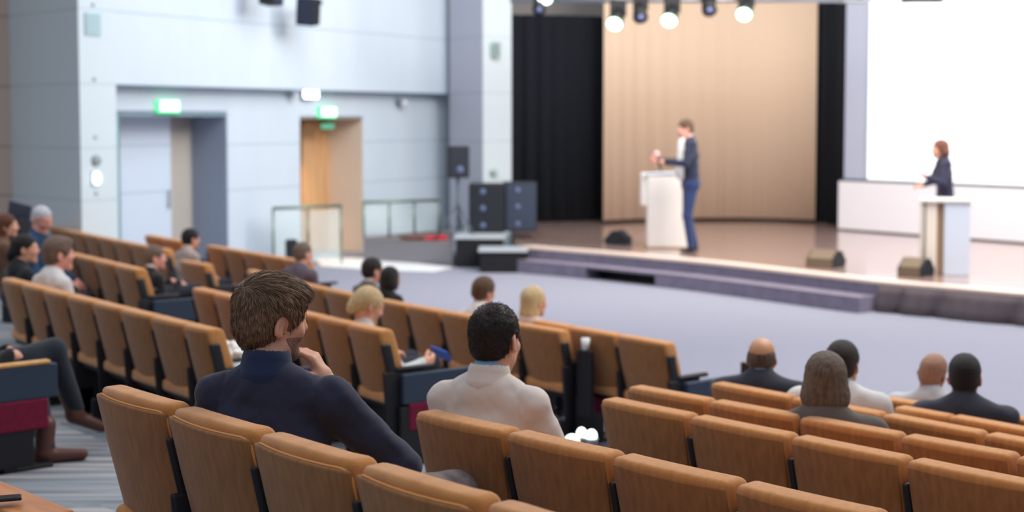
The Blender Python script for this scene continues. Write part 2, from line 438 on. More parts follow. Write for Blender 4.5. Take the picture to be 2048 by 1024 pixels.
# black skirt under the right part of the stage
P = exact(1764, 2560); Pn = []
L = 0; rows_ = [[], [], [], []]
P2 = []
for i in range(len(P) - 1):
    for k in range(14): P2.append(P[i].lerp(P[i + 1], k / 14))
for i, p in enumerate(P2[:-1]):
    t = (P2[i + 1] - p).normalized(); nrm = Vector((t.y, -t.x, 0)); L += (P2[i + 1] - p).length
    for j, z in enumerate((ST - .04, .24, .12, .0)):
        f = j / 3
        a = (abs(math.sin(L * 5.5 + 1.2 * math.sin(L * 2.3) + f * .8)) ** .5 - .5) * (.03 + .09 * f) + math.sin(L * 31) * .006 + .02 + .03 * f
        rows_[j].append(p + nrm * (a + .02) + Vector((0, 0, z)))
sk = MB(); sk.grid(rows_)
o = sk.build('stage_skirt', mat('skirt_cloth', (92, 82, 86), .9), None, True)
o.modifiers.new('s', 'SOLIDIFY').thickness = .006
tag(o, 'dark grey pleated cloth skirt hanging along the right part of the stage front', 'stage skirt')

# ------------------------------------------------------------------ curtains and screen
def curtain(name, P, z0, z1, m, amp, wl, label, seed=0, parent=None):
    rnd = random.Random(seed); P3 = smooth_path(P, 60); Q = []; L = 0
    for i in range(len(P3) - 1):
        a, b = P3[i], P3[i + 1]; n = max(2, int((b - a).length / (wl / 10)))
        for k in range(n): Q.append(a.lerp(b, k / n))
    ph = [rnd.uniform(0, 6.28) for _ in range(4)]; top = []; bot = []
    for i, p in enumerate(Q[:-1]):
        t = (Q[i + 1] - p).normalized(); nrm = Vector((t.y, -t.x, 0)); L += (Q[i + 1] - p).length
        mod = .55 + .45 * math.sin(L * 1.3 + ph[0])
        f = math.sin(2 * math.pi * L / wl + 1.1 * math.sin(L * 1.7 + ph[1])) * amp * mod + math.sin(2 * math.pi * L / (wl * .43) + ph[2]) * amp * .3
        top.append(p + nrm * f * .8 + Vector((0, 0, z1))); bot.append(p + nrm * f * 1.1 + Vector((0, 0, z0)))
    b = MB(); b.grid([top, bot]); o = b.build(name, m, parent, True); o.modifiers.new('s', 'SOLIDIFY').thickness = .008
    if label: tag(o, label, 'curtain')
    return o
m_blk = mat('black_velvet', (13, 20, 30), .95)
m_bei = mat('beige_drape', (220, 196, 172), .85, sheen=.1)
curtain('stage_curtain', [at(1018, 445, z=ST), at(1120, 444, z=ST), at(1222, 441, z=ST)], ST + .01, 4.5, m_blk, .05, .34, 'black stage curtain hanging left of the beige drape', 1)
curtain('backdrop_curtain', [at(1206, 447, z=ST), at(1300, 443, z=ST), at(1420, 441.5, z=ST), at(1530, 442, z=ST), at(1634, 446, z=ST)], ST + .06, 6.6, m_bei, .013, .34, 'wide beige backdrop curtain behind the man at the lectern', 2)
curtain('stage_curtain', [at(1620, 444, z=ST), at(1655, 448, z=ST), at(1692, 458, z=ST)], ST + .01, 6.6, m_blk, .05, .3, 'narrow black curtain between the beige drape and the screen', 3)
mb = MB(); p_ = [at(1200, 445.5, z=ST), at(1420, 440, z=ST), at(1640, 444.5, z=ST)]
pp = smooth_path(p_, 20); extr(mb, pp + offs(pp, -.1)[::-1], ST, ST + .09); tag(mb.build('trim_3', m_dark), kind='structure')
s0_, s1_ = at(1676, 460, z=ST), at(2048, 488, z=ST); s0_.z = s1_.z = 0
sdn = (s1_ - s0_).normalized(); snb = Vector((-sdn.y, sdn.x, 0)); s2_ = s1_ + sdn * 3.2
mb = MB(); extr(mb, [s0_, s2_, s2_ + snb * .2, s0_ + snb * .2], ST + .03, 1.29)
m_base = mat('white_dado', (232, 232, 238), .6)
tag(mb.build('wall_stage', m_base), kind='structure')
mb = MB(); extr(mb, [s0_ + sdn * .1 + snb * .06, s2_ + snb * .06, s2_ + snb * .2, s0_ + sdn * .1 + snb * .2], ST, ST + .03); tag(mb.build('baseboard_stage', m_dark), kind='structure')
mb = MB(); extr(mb, [s0_ + snb * .03, s2_ + snb * .03, s2_ + snb * .2, s0_ + snb * .2], 1.29, 1.33); tag(mb.build('trim_4', mat('dark_teal', (40, 62, 72), .6)), kind='structure')
mb = MB(); extr(mb, [s0_ + sdn * .06 + snb * .08, s2_ + snb * .08, s2_ + snb * .3, s0_ + sdn * .06 + snb * .3], 1.33, 6.8); tag(mb.build('wall_stage', mat('screen_surround', (178, 186, 206), .7)), kind='structure')
c0 = line_u(s0_ + snb * .03, sdn, 1736)
scr = empty('projection_screen', c0, label='huge bright white projection screen at the right of the stage', cat='projection screen')
mb = MB(); extr(mb, rel([c0, s2_, s2_ + snb * .02, c0 + snb * .02], c0), 1.345, 6.3); mb.build('screen_surface', mat('screen_white', (235, 240, 245), .9, emit=(246, 250, 255), estr=1.05), scr)
mb = MB(); e = c0 - sdn * .03; extr(mb, rel([c0 - snb * .005 - sdn * .02, c0 - snb * .005, c0 + snb * .03, c0 + snb * .03 - sdn * .02], c0), 1.335, 6.3); mb.build('screen_frame', mat('screen_edge', (170, 200, 210), .5), scr)
# ------------------------------------------------------------------ auditorium chairs
m_pan = mat('chair_back_cloth', (160, 110, 64), .9, sheen=.2, noise=(5, (144, 96, 54), (9, 9, 1.2), 6), bump=(300, .12))
m_cus = mat('chair_cushion_cloth', (214, 148, 82), .9, sheen=.4, noise=(14, (200, 134, 70), (1, 1, 1), 4), bump=(260, .25))
m_pip = mat('chair_piping', (222, 158, 92), .8)
m_shell = mat('chair_black_frame', (30, 30, 36), .5)
m_navy = mat('end_panel_navy', (48, 62, 82), .6); m_maroon = mat('maroon_cloth', (124, 24, 58), .95, noise=(40, (108, 18, 48), (1, 1, 1)))
m_cap = mat('armrest_wood', (226, 176, 112), .5, noise=(4, (210, 154, 92), (1, 8, 8), 4))
def lean(me, taper=True, wrap=True):
    for v in me.vertices:
        z = v.co.z; x = v.co.x
        if taper: v.co.x = x * (.93 + .09 * min(1, max(0, (z - .4) / .3)))
        y = -.105 * (z - .40) / .46
        if wrap: y += .028 * (x / .235) ** 2
        v.co.y += y
    return me
def rbox(c, s, bev, seg=3, cuts=6):
    m = MB(); b = m.b; bmesh.ops.create_grid
    r = bmesh.ops.create_cube(b, size=1.); bmesh.ops.scale(b, vec=s, verts=r['verts'])
    bmesh.ops.bevel(b, geom=b.edges[:], offset=bev, segments=seg, affect='EDGES', profile=.5)
    for ax, n in ((0, cuts), (2, 5)):
        for i in range(1, n):
            co = Vector((0, 0, 0)); co[ax] = -s[ax] / 2 + s[ax] * i / n; no = Vector((0, 0, 0)); no[ax] = 1
            bmesh.ops.bisect_plane(b, geom=b.verts[:] + b.edges[:] + b.faces[:], plane_co=co, plane_no=no)
    bmesh.ops.translate(b, vec=c, verts=b.verts[:])
    return m.mesh()
ME = {}
ME['back_panel'] = lean(rbox((0, .000, .625), (.462, .022, .455), .009))
cu = rbox((0, .056, .636), (.468, .092, .478), .024, 4)
for v in cu.vertices:
    if v.co.z > .82: v.co.z += .010 * math.cos(v.co.x / .234 * 1.5) + .003 * math.sin(v.co.x * 40)
    if v.co.y > .06: v.co.y += .022 * max(0, math.cos((v.co.z - .55) * 5)) 
ME['back_cushion'] = lean(cu)
bk = rbox((0, .042, .630), (.474, .112, .472), .024, 4)
for v in bk.vertices:
    if v.co.z > .83: v.co.z += .008 * math.cos(v.co.x / .234 * 1.4)
    if v.co.y > .06: v.co.y += .022 * max(0, math.cos((v.co.z - .55) * 5))
ME['backrest'] = lean(bk)
ME['rear_panel'] = lean(rbox((0, -.012, .622), (.458, .012, .446), .005))
# piping round the edge of the back panel
pts = []
hw, zb, zt_, rr = .228, .41, .853, .03
for cx, cz, a0 in ((hw - rr, zt_ - rr, 0), (-hw + rr, zt_ - rr, 90), (-hw + rr, zb + rr, 180), (hw - rr, zb + rr, 270)):
    for k in range(5): a = R(a0 + k * 22.5); pts.append((cx + rr * math.cos(a), .004, cz + rr * math.sin(a)))
full = []
for i in range(len(pts)):
    a, b = Vector(pts[i]), Vector(pts[(i + 1) % len(pts)])
    n = max(1, int((b - a).length / .06))
    for k in range(n): full.append(a.lerp(b, k / n))
def tube(path, r, closed=False, seg=6):
    m = MB(); rings = []; N = len(path)
    for i, p in enumerate(path):
        p = Vector(p); q = Vector(path[(i + 1) % N] if closed or i < N - 1 else path[i]); o = Vector(path[i - 1] if closed or i > 0 else path[i])
        t = (q - o).normalized(); up = Vector((0, 1, 0)) if abs(t.y) < .9 else Vector((1, 0, 0))
        x = t.cross(up).normalized(); y = t.cross(x)
        rad = r[i] if hasattr(r, '__len__') else r
        rings.append([m.b.verts.new(p + (x * math.cos(6.2832 * k / seg) + y * math.sin(6.2832 * k / seg)) * rad) for k in range(seg)])
    for i in range(N if closed else N - 1):
        a, b = rings[i], rings[(i + 1) % N]
        for k in range(seg): m.b.faces.new((a[k], a[(k + 1) % seg], b[(k + 1) % seg], b[k]))
    if not closed: m.b.faces.new(rings[0][::-1]); m.b.faces.new(rings[-1])
    return m
ME['piping'] = lean(tube(full, .0055, True).mesh())
ME['seat_cushion'] = rbox((0, .215, .425), (.478, .49, .082), .03, 4)
ME['seat_shell'] = rbox((0, .22, .372), (.44, .45, .05), .02, 3)
m = MB(); m.box((0, .10, .30), (.032, .26, .60), bev=.012); m.box((0, -.005, .10), (.032, .20, .20), bev=.008); m.box((0, .14, .01), (.06, .40, .02), bev=.006)
sf = m.mesh(); 
m = MB(); m.b.from_mesh(sf); m.box((0, .035, .60), (.026, .075, .36), bev=.012)
sf = m.mesh()
for v in sf.vertices:
    if v.co.z > .42 and v.co.y < .075: v.co.y += -.105 * (v.co.z - .40) / .46
ME['side_frame'] = sf
m = MB(); m.box((0, .16, .612), (.05, .29, .03), bev=.012); ME['armrest'] = m.mesh()
m_back = mat('chair_upholstery', (210, 146, 84), .9, sheen=.3, noise=(5, (196, 134, 74), (9, 9, 1.2), 6), bump=(260, .2))
PM = {'backrest': m_back, 'rear_panel': m_pan, 'back_panel': m_pan, 'back_cushion': m_cus, 'piping': m_pip, 'seat_cushion': m_cus, 'seat_shell': m_shell, 'side_frame': m_shell, 'armrest': m_shell}
for k, me in ME.items():
    me.materials.append(PM[k]); me.polygons.foreach_set('use_smooth', [True] * len(me.polygons))
    me.set_sharp_from_angle(angle=R(50))
def part(name, me, parent, loc=(0, 0, 0)):
    o = bpy.data.objects.new(name, me); COL.objects.link(o); o.parent = parent; o.location = loc; return o
chair0 = empty('auditorium_chair', (0, 0, -50))
for k in ('back_panel', 'back_cushion', 'piping', 'seat_cushion', 'seat_shell'): part(k, ME[k], chair0)
def cover(c):
    for ch in list(c.children):
        if ch.name.split('.')[0] in ('back_panel', 'back_cushion', 'piping'): bpy.data.objects.remove(ch)
    part('backrest', ME['backrest'], c); part('rear_panel', ME['rear_panel'], c)
part('side_frame', ME['side_frame'], chair0, (.262, 0, 0)); part('armrest', ME['armrest'], chair0, (.262, 0, 0))
# aisle end unit: navy box with wooden cap, maroon cloth below, black leg
def mk(f, m):
    q = MB(); f(q); me = q.mesh(); me.materials.append(m); return me
EM = dict(
    end_panel=mk(lambda q: q.box((0, .34, .49), (.05, .60, .19), bev=.008), m_navy),
    maroon_insert=mk(lambda q: q.box((0, .33, .31), (.055, .50, .17), bev=.01), m_maroon),
    end_leg=mk(lambda q: (q.box((0, .16, .19), (.045, .28, .38), bev=.01), q.box((0, .2, .012), (.07, .40, .024), bev=.006)), m_shell),
    armrest_cap=mk(lambda q: q.box((0, .42, .597), (.06, .36, .022), bev=.009), m_cap),
    folded_tablet=mk(lambda q: q.box((0, 0, .39), (.165, .035, .50), bev=.008), m_shell))
def end_unit(ch, side=1, maroon=True, cap=True, tablet=False, post=False):
    x = .315 * side
    part('end_panel', EM['end_panel'], ch, (x, 0, 0)); part('end_leg', EM['end_leg'], ch, (x, 0, 0))
    if maroon: part('maroon_insert', EM['maroon_insert'], ch, (x + .004 * side, 0, 0))
    if cap: part('armrest_cap', EM['armrest_cap'], ch, (x, 0, 0))
    if tablet: part('folded_tablet', EM['folded_tablet'], ch, (x + .10, .02, .09))
    if post: part('folded_tablet', EM['folded_tablet'], ch, (x + .02, .68, .02))

used0 = [False]; CH = {}
def new_chair(origin, rz, sx, label, group, key, first=False):
    if not used0[0]: c = chair0; used0[0] = True
    else: c = copy_tree(base_chair)
    c.location = origin; c.rotation_euler = (0, 0, rz); c.scale = (sx, 1, 1)
    tag(c, label, 'chair', group); CH[key] = c
    if key[0] != 'F': cover(c)
    return c
base_chair = chair0
ORD = ['first', 'second', 'third', 'fourth', 'fifth', 'sixth', 'seventh', 'eighth', 'ninth', 'tenth', 'eleventh', 'twelfth', 'thirteenth']
# row: (H below the eye of the chair tops, [(index, u, v)...], index range, where)
ROWS = {
 'F': (.91, [(0, 173, 782), (1, 320, 828), (2, 502, 887), (3, 707, 950), (4, 925, 1018)], (0, 4), 'in the nearest row'),
 'W': (1.09, [(0, 822, 828), (1, 1005, 873), (2, 1217, 918), (3, 1462, 977)], (0, 4), 'in the row of the man in cream jacket'),
 'R1': (1.24, [(0, 1195, 798), (1, 1375, 842), (2, 1575, 885), (3, 1812, 929), (4, 2070, 975)], (0, 3), 'in the row just beyond the cream jacketed man'),
 'R2': (1.30, [(0, 1258, 778), (1, 1408, 805), (2, 1577, 842), (3, 1803, 876), (4, 2033, 920)], (0, 4), 'in the row of the grey-bobbed woman'),
 'R3': (1.40, [(0, 1420, 770), (1, 1568, 797), (2, 1762, 838), (3, 1963, 871)], (0, 3), 'in the row of the balding man in navy'),
 'R4': (1.50, [(0, 1892, 836), (1, 2085, 872)], (0, 0), 'just behind the dark-haired man in dark blazer'),
 'R5': (1.56, [(0, 1715, 793), (1, 1860, 818), (2, 2015, 838)], (0, 2), 'in the bald person front row'),
 'L1': (1.24, [(0, 36, 568), (1, 83, 581), (2, 128, 592), (3, 181, 606), (4, 239, 623), (5, 300, 634), (6, 369, 651), (7, 425, 668)], (-1, 6), 'in the long left row behind the person in white'),
 'N1': (1.32, [(0, 382, 578), (1, 425, 588), (5, 620, 632), (6, 680, 650), (7, 775, 668)], (0, 6), 'in the row of the woman with blue phone'),
 'N2': (1.56, [(0, 482, 541), (3, 600, 565), (4, 654, 581), (5, 706, 592), (6, 757, 601), (7, 808, 613), (8, 872, 625), (9, 945, 640), (10, 1035, 649), (11, 1115, 662)], (0, 10), 'in the row ending at the long-haired blonde'),
 'M1': (1.56, [(0, 1045, 641), (1, 1135, 655), (2, 1232, 674), (3, 1330, 690)], (0, 2), 'in the short front row at the centre'),
 'L2': (1.30, [(0, 150, 513), (1, 185, 520), (2, 228, 530), (3, 268, 541)], (-3, 2), 'in the row just behind the black-suited man'),
 'Ka': (1.56, [(0, 112, 458), (1, 140, 462), (2, 168, 469), (3, 193, 476), (4, 223, 481), (5, 258, 486), (6, 290, 494)], (-4, 6), 'in the far left row below the pale pillar'),
 'Kb': (1.56, [(0, 407, 490), (1, 448, 500), (2, 483, 505), (3, 521, 511), (4, 571, 517), (5, 605, 525)], (0, 4), 'in the far row before the glass railing'),
 'Kc': (1.56, [(0, 286, 471), (1, 323, 477), (2, 360, 484)], (0, 1), 'in the farthest row below the left doorway'),
 'Ld': (1.56, [(0, 356, 522), (1, 420, 533)], (0, 0), 'holding the dark-haired person in the shawl'),
}
GRP = {}
for key, (H, pts, (i0, i1), where) in ROWS.items():
    zt = EYE - H; fl = round(zt - .86, 3)
    if key in ('R5', 'N2', 'M1', 'Ka', 'Kb', 'Kc', 'Ld'): fl = 0.0; 
    W = [(i, at(u, v, z=zt)) for i, u, v in pts]
    I = np.array([i for i, _ in W], float); S = np.array([p.dot(t_dir) for _, p in W]); D = np.array([p.dot(n_dir) for _, p in W])
    ps = np.polyfit(I, S, 1); pd = np.polyfit(S, D, 2 if len(W) >= 7 else 1)
    sp = ps[0]
    for i in range(i0, i1 + 1):
        s = np.polyval(ps, i); d = np.polyval(pd, s); dd = np.polyval(np.polyder(pd), s)
        a = -R(50) + math.atan(dd); sx = min(1.25, sp * math.hypot(1, dd) / .51)
        sx_b = sx
        rot = Matrix.Rotation(a, 3, 'Z')
        c = sd(s, d, fl) - rot @ Vector((-.235 * sx_b, -.11, 0)); c.z = fl
        n = i - i0
        lab = 'orange-brown chair, ' + (ORD[n] + ' from the left ' if i1 > i0 else '') + where
        new_chair(c, a, sx_b, lab, 'auditorium chairs ' + where, (key, i))
# narrow chair seen between the last rows
zt = EYE - 1.5; a = -R(50); c = at(1783, 818, z=zt); c.z = .06
new_chair(c - Matrix.Rotation(a, 3, 'Z') @ Vector((-.15, -.11, 0)), a, .64, 'narrow orange-brown chair just left of the dark-haired man in dark blazer', None, ('R4', -1))
c = at(2014, 812, z=EYE - 1.56); c.z = 0
new_chair(c - Matrix.Rotation(a, 3, 'Z') @ Vector((-.235, -.11, 0)) + n_dir * .25, a, 1., 'orange-brown cloth chair in the front row at the far right edge', None, ('R6', 0))
# chair of the person in boots, seat side out of frame on the left
c = at(102, 722, z=.47 + .60); c.z = .47
new_chair(c - Matrix.Rotation(a, 3, 'Z') @ Vector((.34, .60, 0)), a, 1., 'aisle chair of the person in brown boots, navy end box with a maroon cloth panel', None, ('V', 0))
CH[('V', 0)]
def left_frame(key): part('side_frame', ME['side_frame'], CH[key], (-.262, 0, 0))
for k in (('N1', 0), ('M1', 0), ('Kb', 0), ('R4', 0)): left_frame(k)
c_ = CH[('L1', 6)]; ox = c_.scale.x; c_.scale.x = ox * .68; c_.location -= Matrix.Rotation(c_.rotation_euler.z, 3, 'Z') @ Vector((.235 * ox * .32, 0, 0))
end_unit(CH[('V', 0)]); part('end_leg', EM['end_leg'], CH[('V', 0)], (.315, .20, 0)); end_unit(CH[('N1', 6)], cap=False); end_unit(CH[('N2', 10)], tablet=True); end_unit(CH[('M1', 2)], cap=False, post=True)
end_unit(CH[('L2', 2)], maroon=False, cap=False); end_unit(CH[('L1', 6)], maroon=False, cap=False)
for k in ('N1', 'N2', 'M1'):
    pass
# ------------------------------------------------------------------ people
m_skin = mat('skin', (226, 172, 146), .55, sss=.12, noise=(9, (214, 154, 128), (1, 1, 1)))
m_skin_l = mat('skin_rosy', (232, 176, 158), .55, sss=.12, noise=(9, (222, 150, 134), (1, 1, 1)))
m_tan_skin = mat('skin_tanned', (206, 156, 122), .5, sss=.1, noise=(9, (192, 142, 110), (1, 1, 1)))
m_eye = mat('eye', (235, 232, 228), .3); m_iris = mat('iris', (50, 36, 28), .3)
m_shoe = mat('shoe_leather', (38, 28, 26), .4)
def hairmat(name, c, c2, st=(14, 14, 1.5)): return mat(name, c, .6, spec=.3, sheen=.1, noise=(9, c2, st, 5), bump=(40, .7, st))
def clothmat(name, c, c2=None, sc=3): return mat(name, c, .9, sheen=.15, noise=(sc, c2 or tuple(int(v * .93) for v in c), (1, 1, 1)), bump=(220, .12))

def rotm(az, pitch=0., roll=0.):
    """az clockwise from +Y seen from above; pitch > 0 looks down; roll > 0 tips to the right"""
    m = Matrix.Rotation(-R(az), 3, 'Z') @ Matrix.Rotation(-R(pitch), 3, 'X') @ Matrix.Rotation(R(roll), 3, 'Y')
    return np.array(m)

def head_prims(s, c, Rh, k=1., fine=False, female=False):
    """head with face; c = centre between the ears"""
    c = np.array(c, float)
    def P(x, y, z): return c + Rh @ (np.array([x, y, z]) * k)
    E = lambda x, y, z, rx, ry, rz, kk=.015, op='u', Rl=None: s.ell(P(x, y, z), np.array([rx, ry, rz]) * k, kk, Rh if Rl is None else Rh @ Rl, op)
    E(0, -.012, .042, .074, .096, .082, .02)
    E(0, .030, -.005, .064, .070, .080, .03)
    E(0, .038, -.052, .052 if not female else .047, .054, .050, .03)
    s.cone(P(-.040, .018, -.066), P(0, .078, -.098), .022 * k, .017 * k, .025); s.cone(P(.040, .018, -.066), P(0, .078, -.098), .022 * k, .017 * k, .025)
    for sx in (-1, 1):
        E(sx * .037, .074, -.022, .022, .018, .02, .02)
        E(sx * .032, .096, .022, .015, .014, .012, .012, 's')
        s.cone(P(sx * .012, .094, .036), P(sx * .045, .080, .036), .007 * k, .006 * k, .014)
        E(sx * .031, .083, .020, .0135, .0125, .0125, .004)
        s.cone(P(sx * .020, .0935, .0265), P(sx * .044, .0855, .0255), .0035 * k, .0035 * k, .006)
        tilt = np.array(Matrix.Rotation(sx * R(22), 3, 'Z') @ Matrix.Rotation(R(-12), 3, 'X'))
        E(sx * .080, -.012, -.002, .008, .021, .036, .010, 'u', tilt)
        E(sx * .087, -.006, .002, .006, .010, .020, .006, 's', tilt)
        E(sx * .075, -.004, -.030, .007, .010, .010, .01)
    s.cone(P(0, .092, .030), P(0, .112, -.018), .0085 * k, .0125 * k, .014)
    for sx in (-1, 1): E(sx * .012, .100, -.021, .008, .009, .007, .008)
    E(0, .089, -.050, .022, .010, .0055, .008); E(0, .087, -.060, .019, .010, .006, .006)
    return P

def hand_prims(s, wrist, palm_dir, palm_n, k=1., curl=.5, thumb=1, side=1, spread=.0, idx=None):
    """palm and five separate jointed fingers. palm_n is the normal out of the palm; side=+1 right hand"""
    d = np.array(palm_dir, float); d /= np.linalg.norm(d); n = np.array(palm_n, float); n -= n @ d * d; n /= np.linalg.norm(n)
    x = np.cross(d, n) * side           # towards the thumb
    w = np.array(wrist, float)
    L = k
    s.cone(w, w + d * .03 * L, .026 * L, .028 * L, .02)
    for q in (-.026, -.009, .009, .026):
        s.cone(w + d * .02 * L + x * q * .7 * L, w + d * .085 * L + x * q * L, .0145 * L, .0125 * L, .014)
    lens = {.026: (.040, .025, .020), .009: (.045, .028, .021), -.009: (.042, .026, .020), -.026: (.032, .020, .018)}
    for j, (q, ls) in enumerate(lens.items()):
        p = w + d * .088 * L + x * q * L; ang = 0; c = curl if idx is None or j > 0 else idx
        sp = spread * q / .026
        for i, l in enumerate(ls):
            ang += c * (1.25, 1.35, .8)[i] + .08
            dv = (d * math.cos(ang) + n * math.sin(ang)) ; dv = dv + x * sp; dv /= np.linalg.norm(dv)
            p2 = p + dv * l * L
            r0 = (.0092, .0085, .0078)[i] * L; s.cone(p, p2, r0, r0 * .92, .004 if i else .008); p = p2
    tb = w + d * .028 * L + x * .024 * L + n * .006 * L
    t1 = tb + (d * .55 + x * .65 + n * .35) * .042 * L; t2 = t1 + (d * .85 + x * .15 + n * (.35 + .4 * curl)) * .032 * L; t3 = t2 + (d * .9 - x * .15 + n * (.3 + .5 * curl)) * .024 * L
    s.cone(tb, t1, .015 * L, .0115 * L, .016); s.cone(t1, t2, .0112 * L, .010 * L, .005); s.cone(t2, t3, .010 * L, .0085 * L, .004)

def hair_sdf(style, c, Rh, k=1., thick=1.):
    s = SDF(); c = np.array(c, float)
    def P(x, y, z): return c + Rh @ (np.array([x, y, z]) * k)
    E = lambda x, y, z, rx, ry, rz, kk=.015, op='u': s.ell(P(x, y, z), np.array([rx, ry, rz]) * k, kk, Rh, op)
    t = thick
    if style in ('short', 'thick', 'thin'):
        g = {'short': .0085, 'thick': .018, 'thin': .004}[style] * t
        E(0, -.014, .045, .075 + g, .097 + g, .083 + g * 1.2, .02)
        E(0, -.050, -.015, .062 + g, .055 + g * .8, .055, .03)
        for sx in (-1, 1): s.cone(P(sx * .070, .012, .03), P(sx * .071, .010, -.012), .010 * k, .006 * k, .012)
        if style == 'thick': E(0, -.048, -.040, .060, .052, .060, .03)
        if style == 'thick': E(0, .065, .100, .060, .040, .028, .03)
        E(0, .125, -.035, .095, .085, .095, .012, 's')
        for sx in (-1, 1): E(sx * .094, .0, -.014, .033, .040, .048, .006, 's')
        E(0, .0, -.148 if style == 'thick' else -.135, .12, .12, .070 if style == 'thick' else .078, .01, 's')
    elif style == 'fringe':            # balding: hair round the back and sides only
        E(0, -.020, .020, .081, .094, .066, .02); E(0, -.050, -.020, .062, .052, .048, .03)
        E(0, .010, .110, .066, .085, .060, .02, 's'); E(0, .125, -.02, .10, .10, .12, .012, 's')
        for sx in (-1, 1): E(sx * .09, .010, -.03, .028, .030, .036, .006, 's')
        E(0, .0, -.135, .12, .12, .078, .01, 's')
    elif style == 'bob':
        E(0, -.018, .045, .088, .110, .096, .02); E(0, -.030, -.050, .104, .098, .085, .05)
        E(0, .125, -.045, .066, .085, .110, .02, 's'); E(0, .02, -.158, .14, .16, .062, .012, 's')
    elif style == 'long':
        E(0, -.018, .045, .088, .108, .094, .02); E(0, -.050, -.06, .084, .072, .10, .05); E(0, -.075, -.15, .078, .045, .10, .05)
        E(0, .120, -.045, .064, .085, .115, .02, 's')
    elif style == 'wavy':
        E(0, -.020, .045, .094, .112, .096, .02); E(0, -.045, -.035, .105, .090, .075, .04); E(0, -.075, -.07, .085, .055, .06, .03)
        E(0, .125, -.040, .066, .085, .110, .02, 's')
    elif style == 'bun':
        E(0, -.014, .045, .086, .106, .092, .02); E(0, -.085, .0, .060, .050, .055, .03); E(0, -.105, -.045, .038, .036, .045, .03)
        E(0, .115, -.035, .085, .080, .095, .012, 's')
        E(0, .0, -.150, .12, .12, .072, .02, 's')
    elif style == 'ponytail':
        E(0, -.014, .045, .083, .104, .091, .02); E(0, -.050, -.010, .068, .06, .06, .03); s.chain([P(0, -.10, .0), P(0, -.12, -.05), P(0, -.11, -.12)], [.03, .028, .015], .02)
        E(0, .115, -.035, .085, .080, .10, .012, 's'); 
        E(0, .03, -.150, .12, .12, .072, .02, 's')
    return s

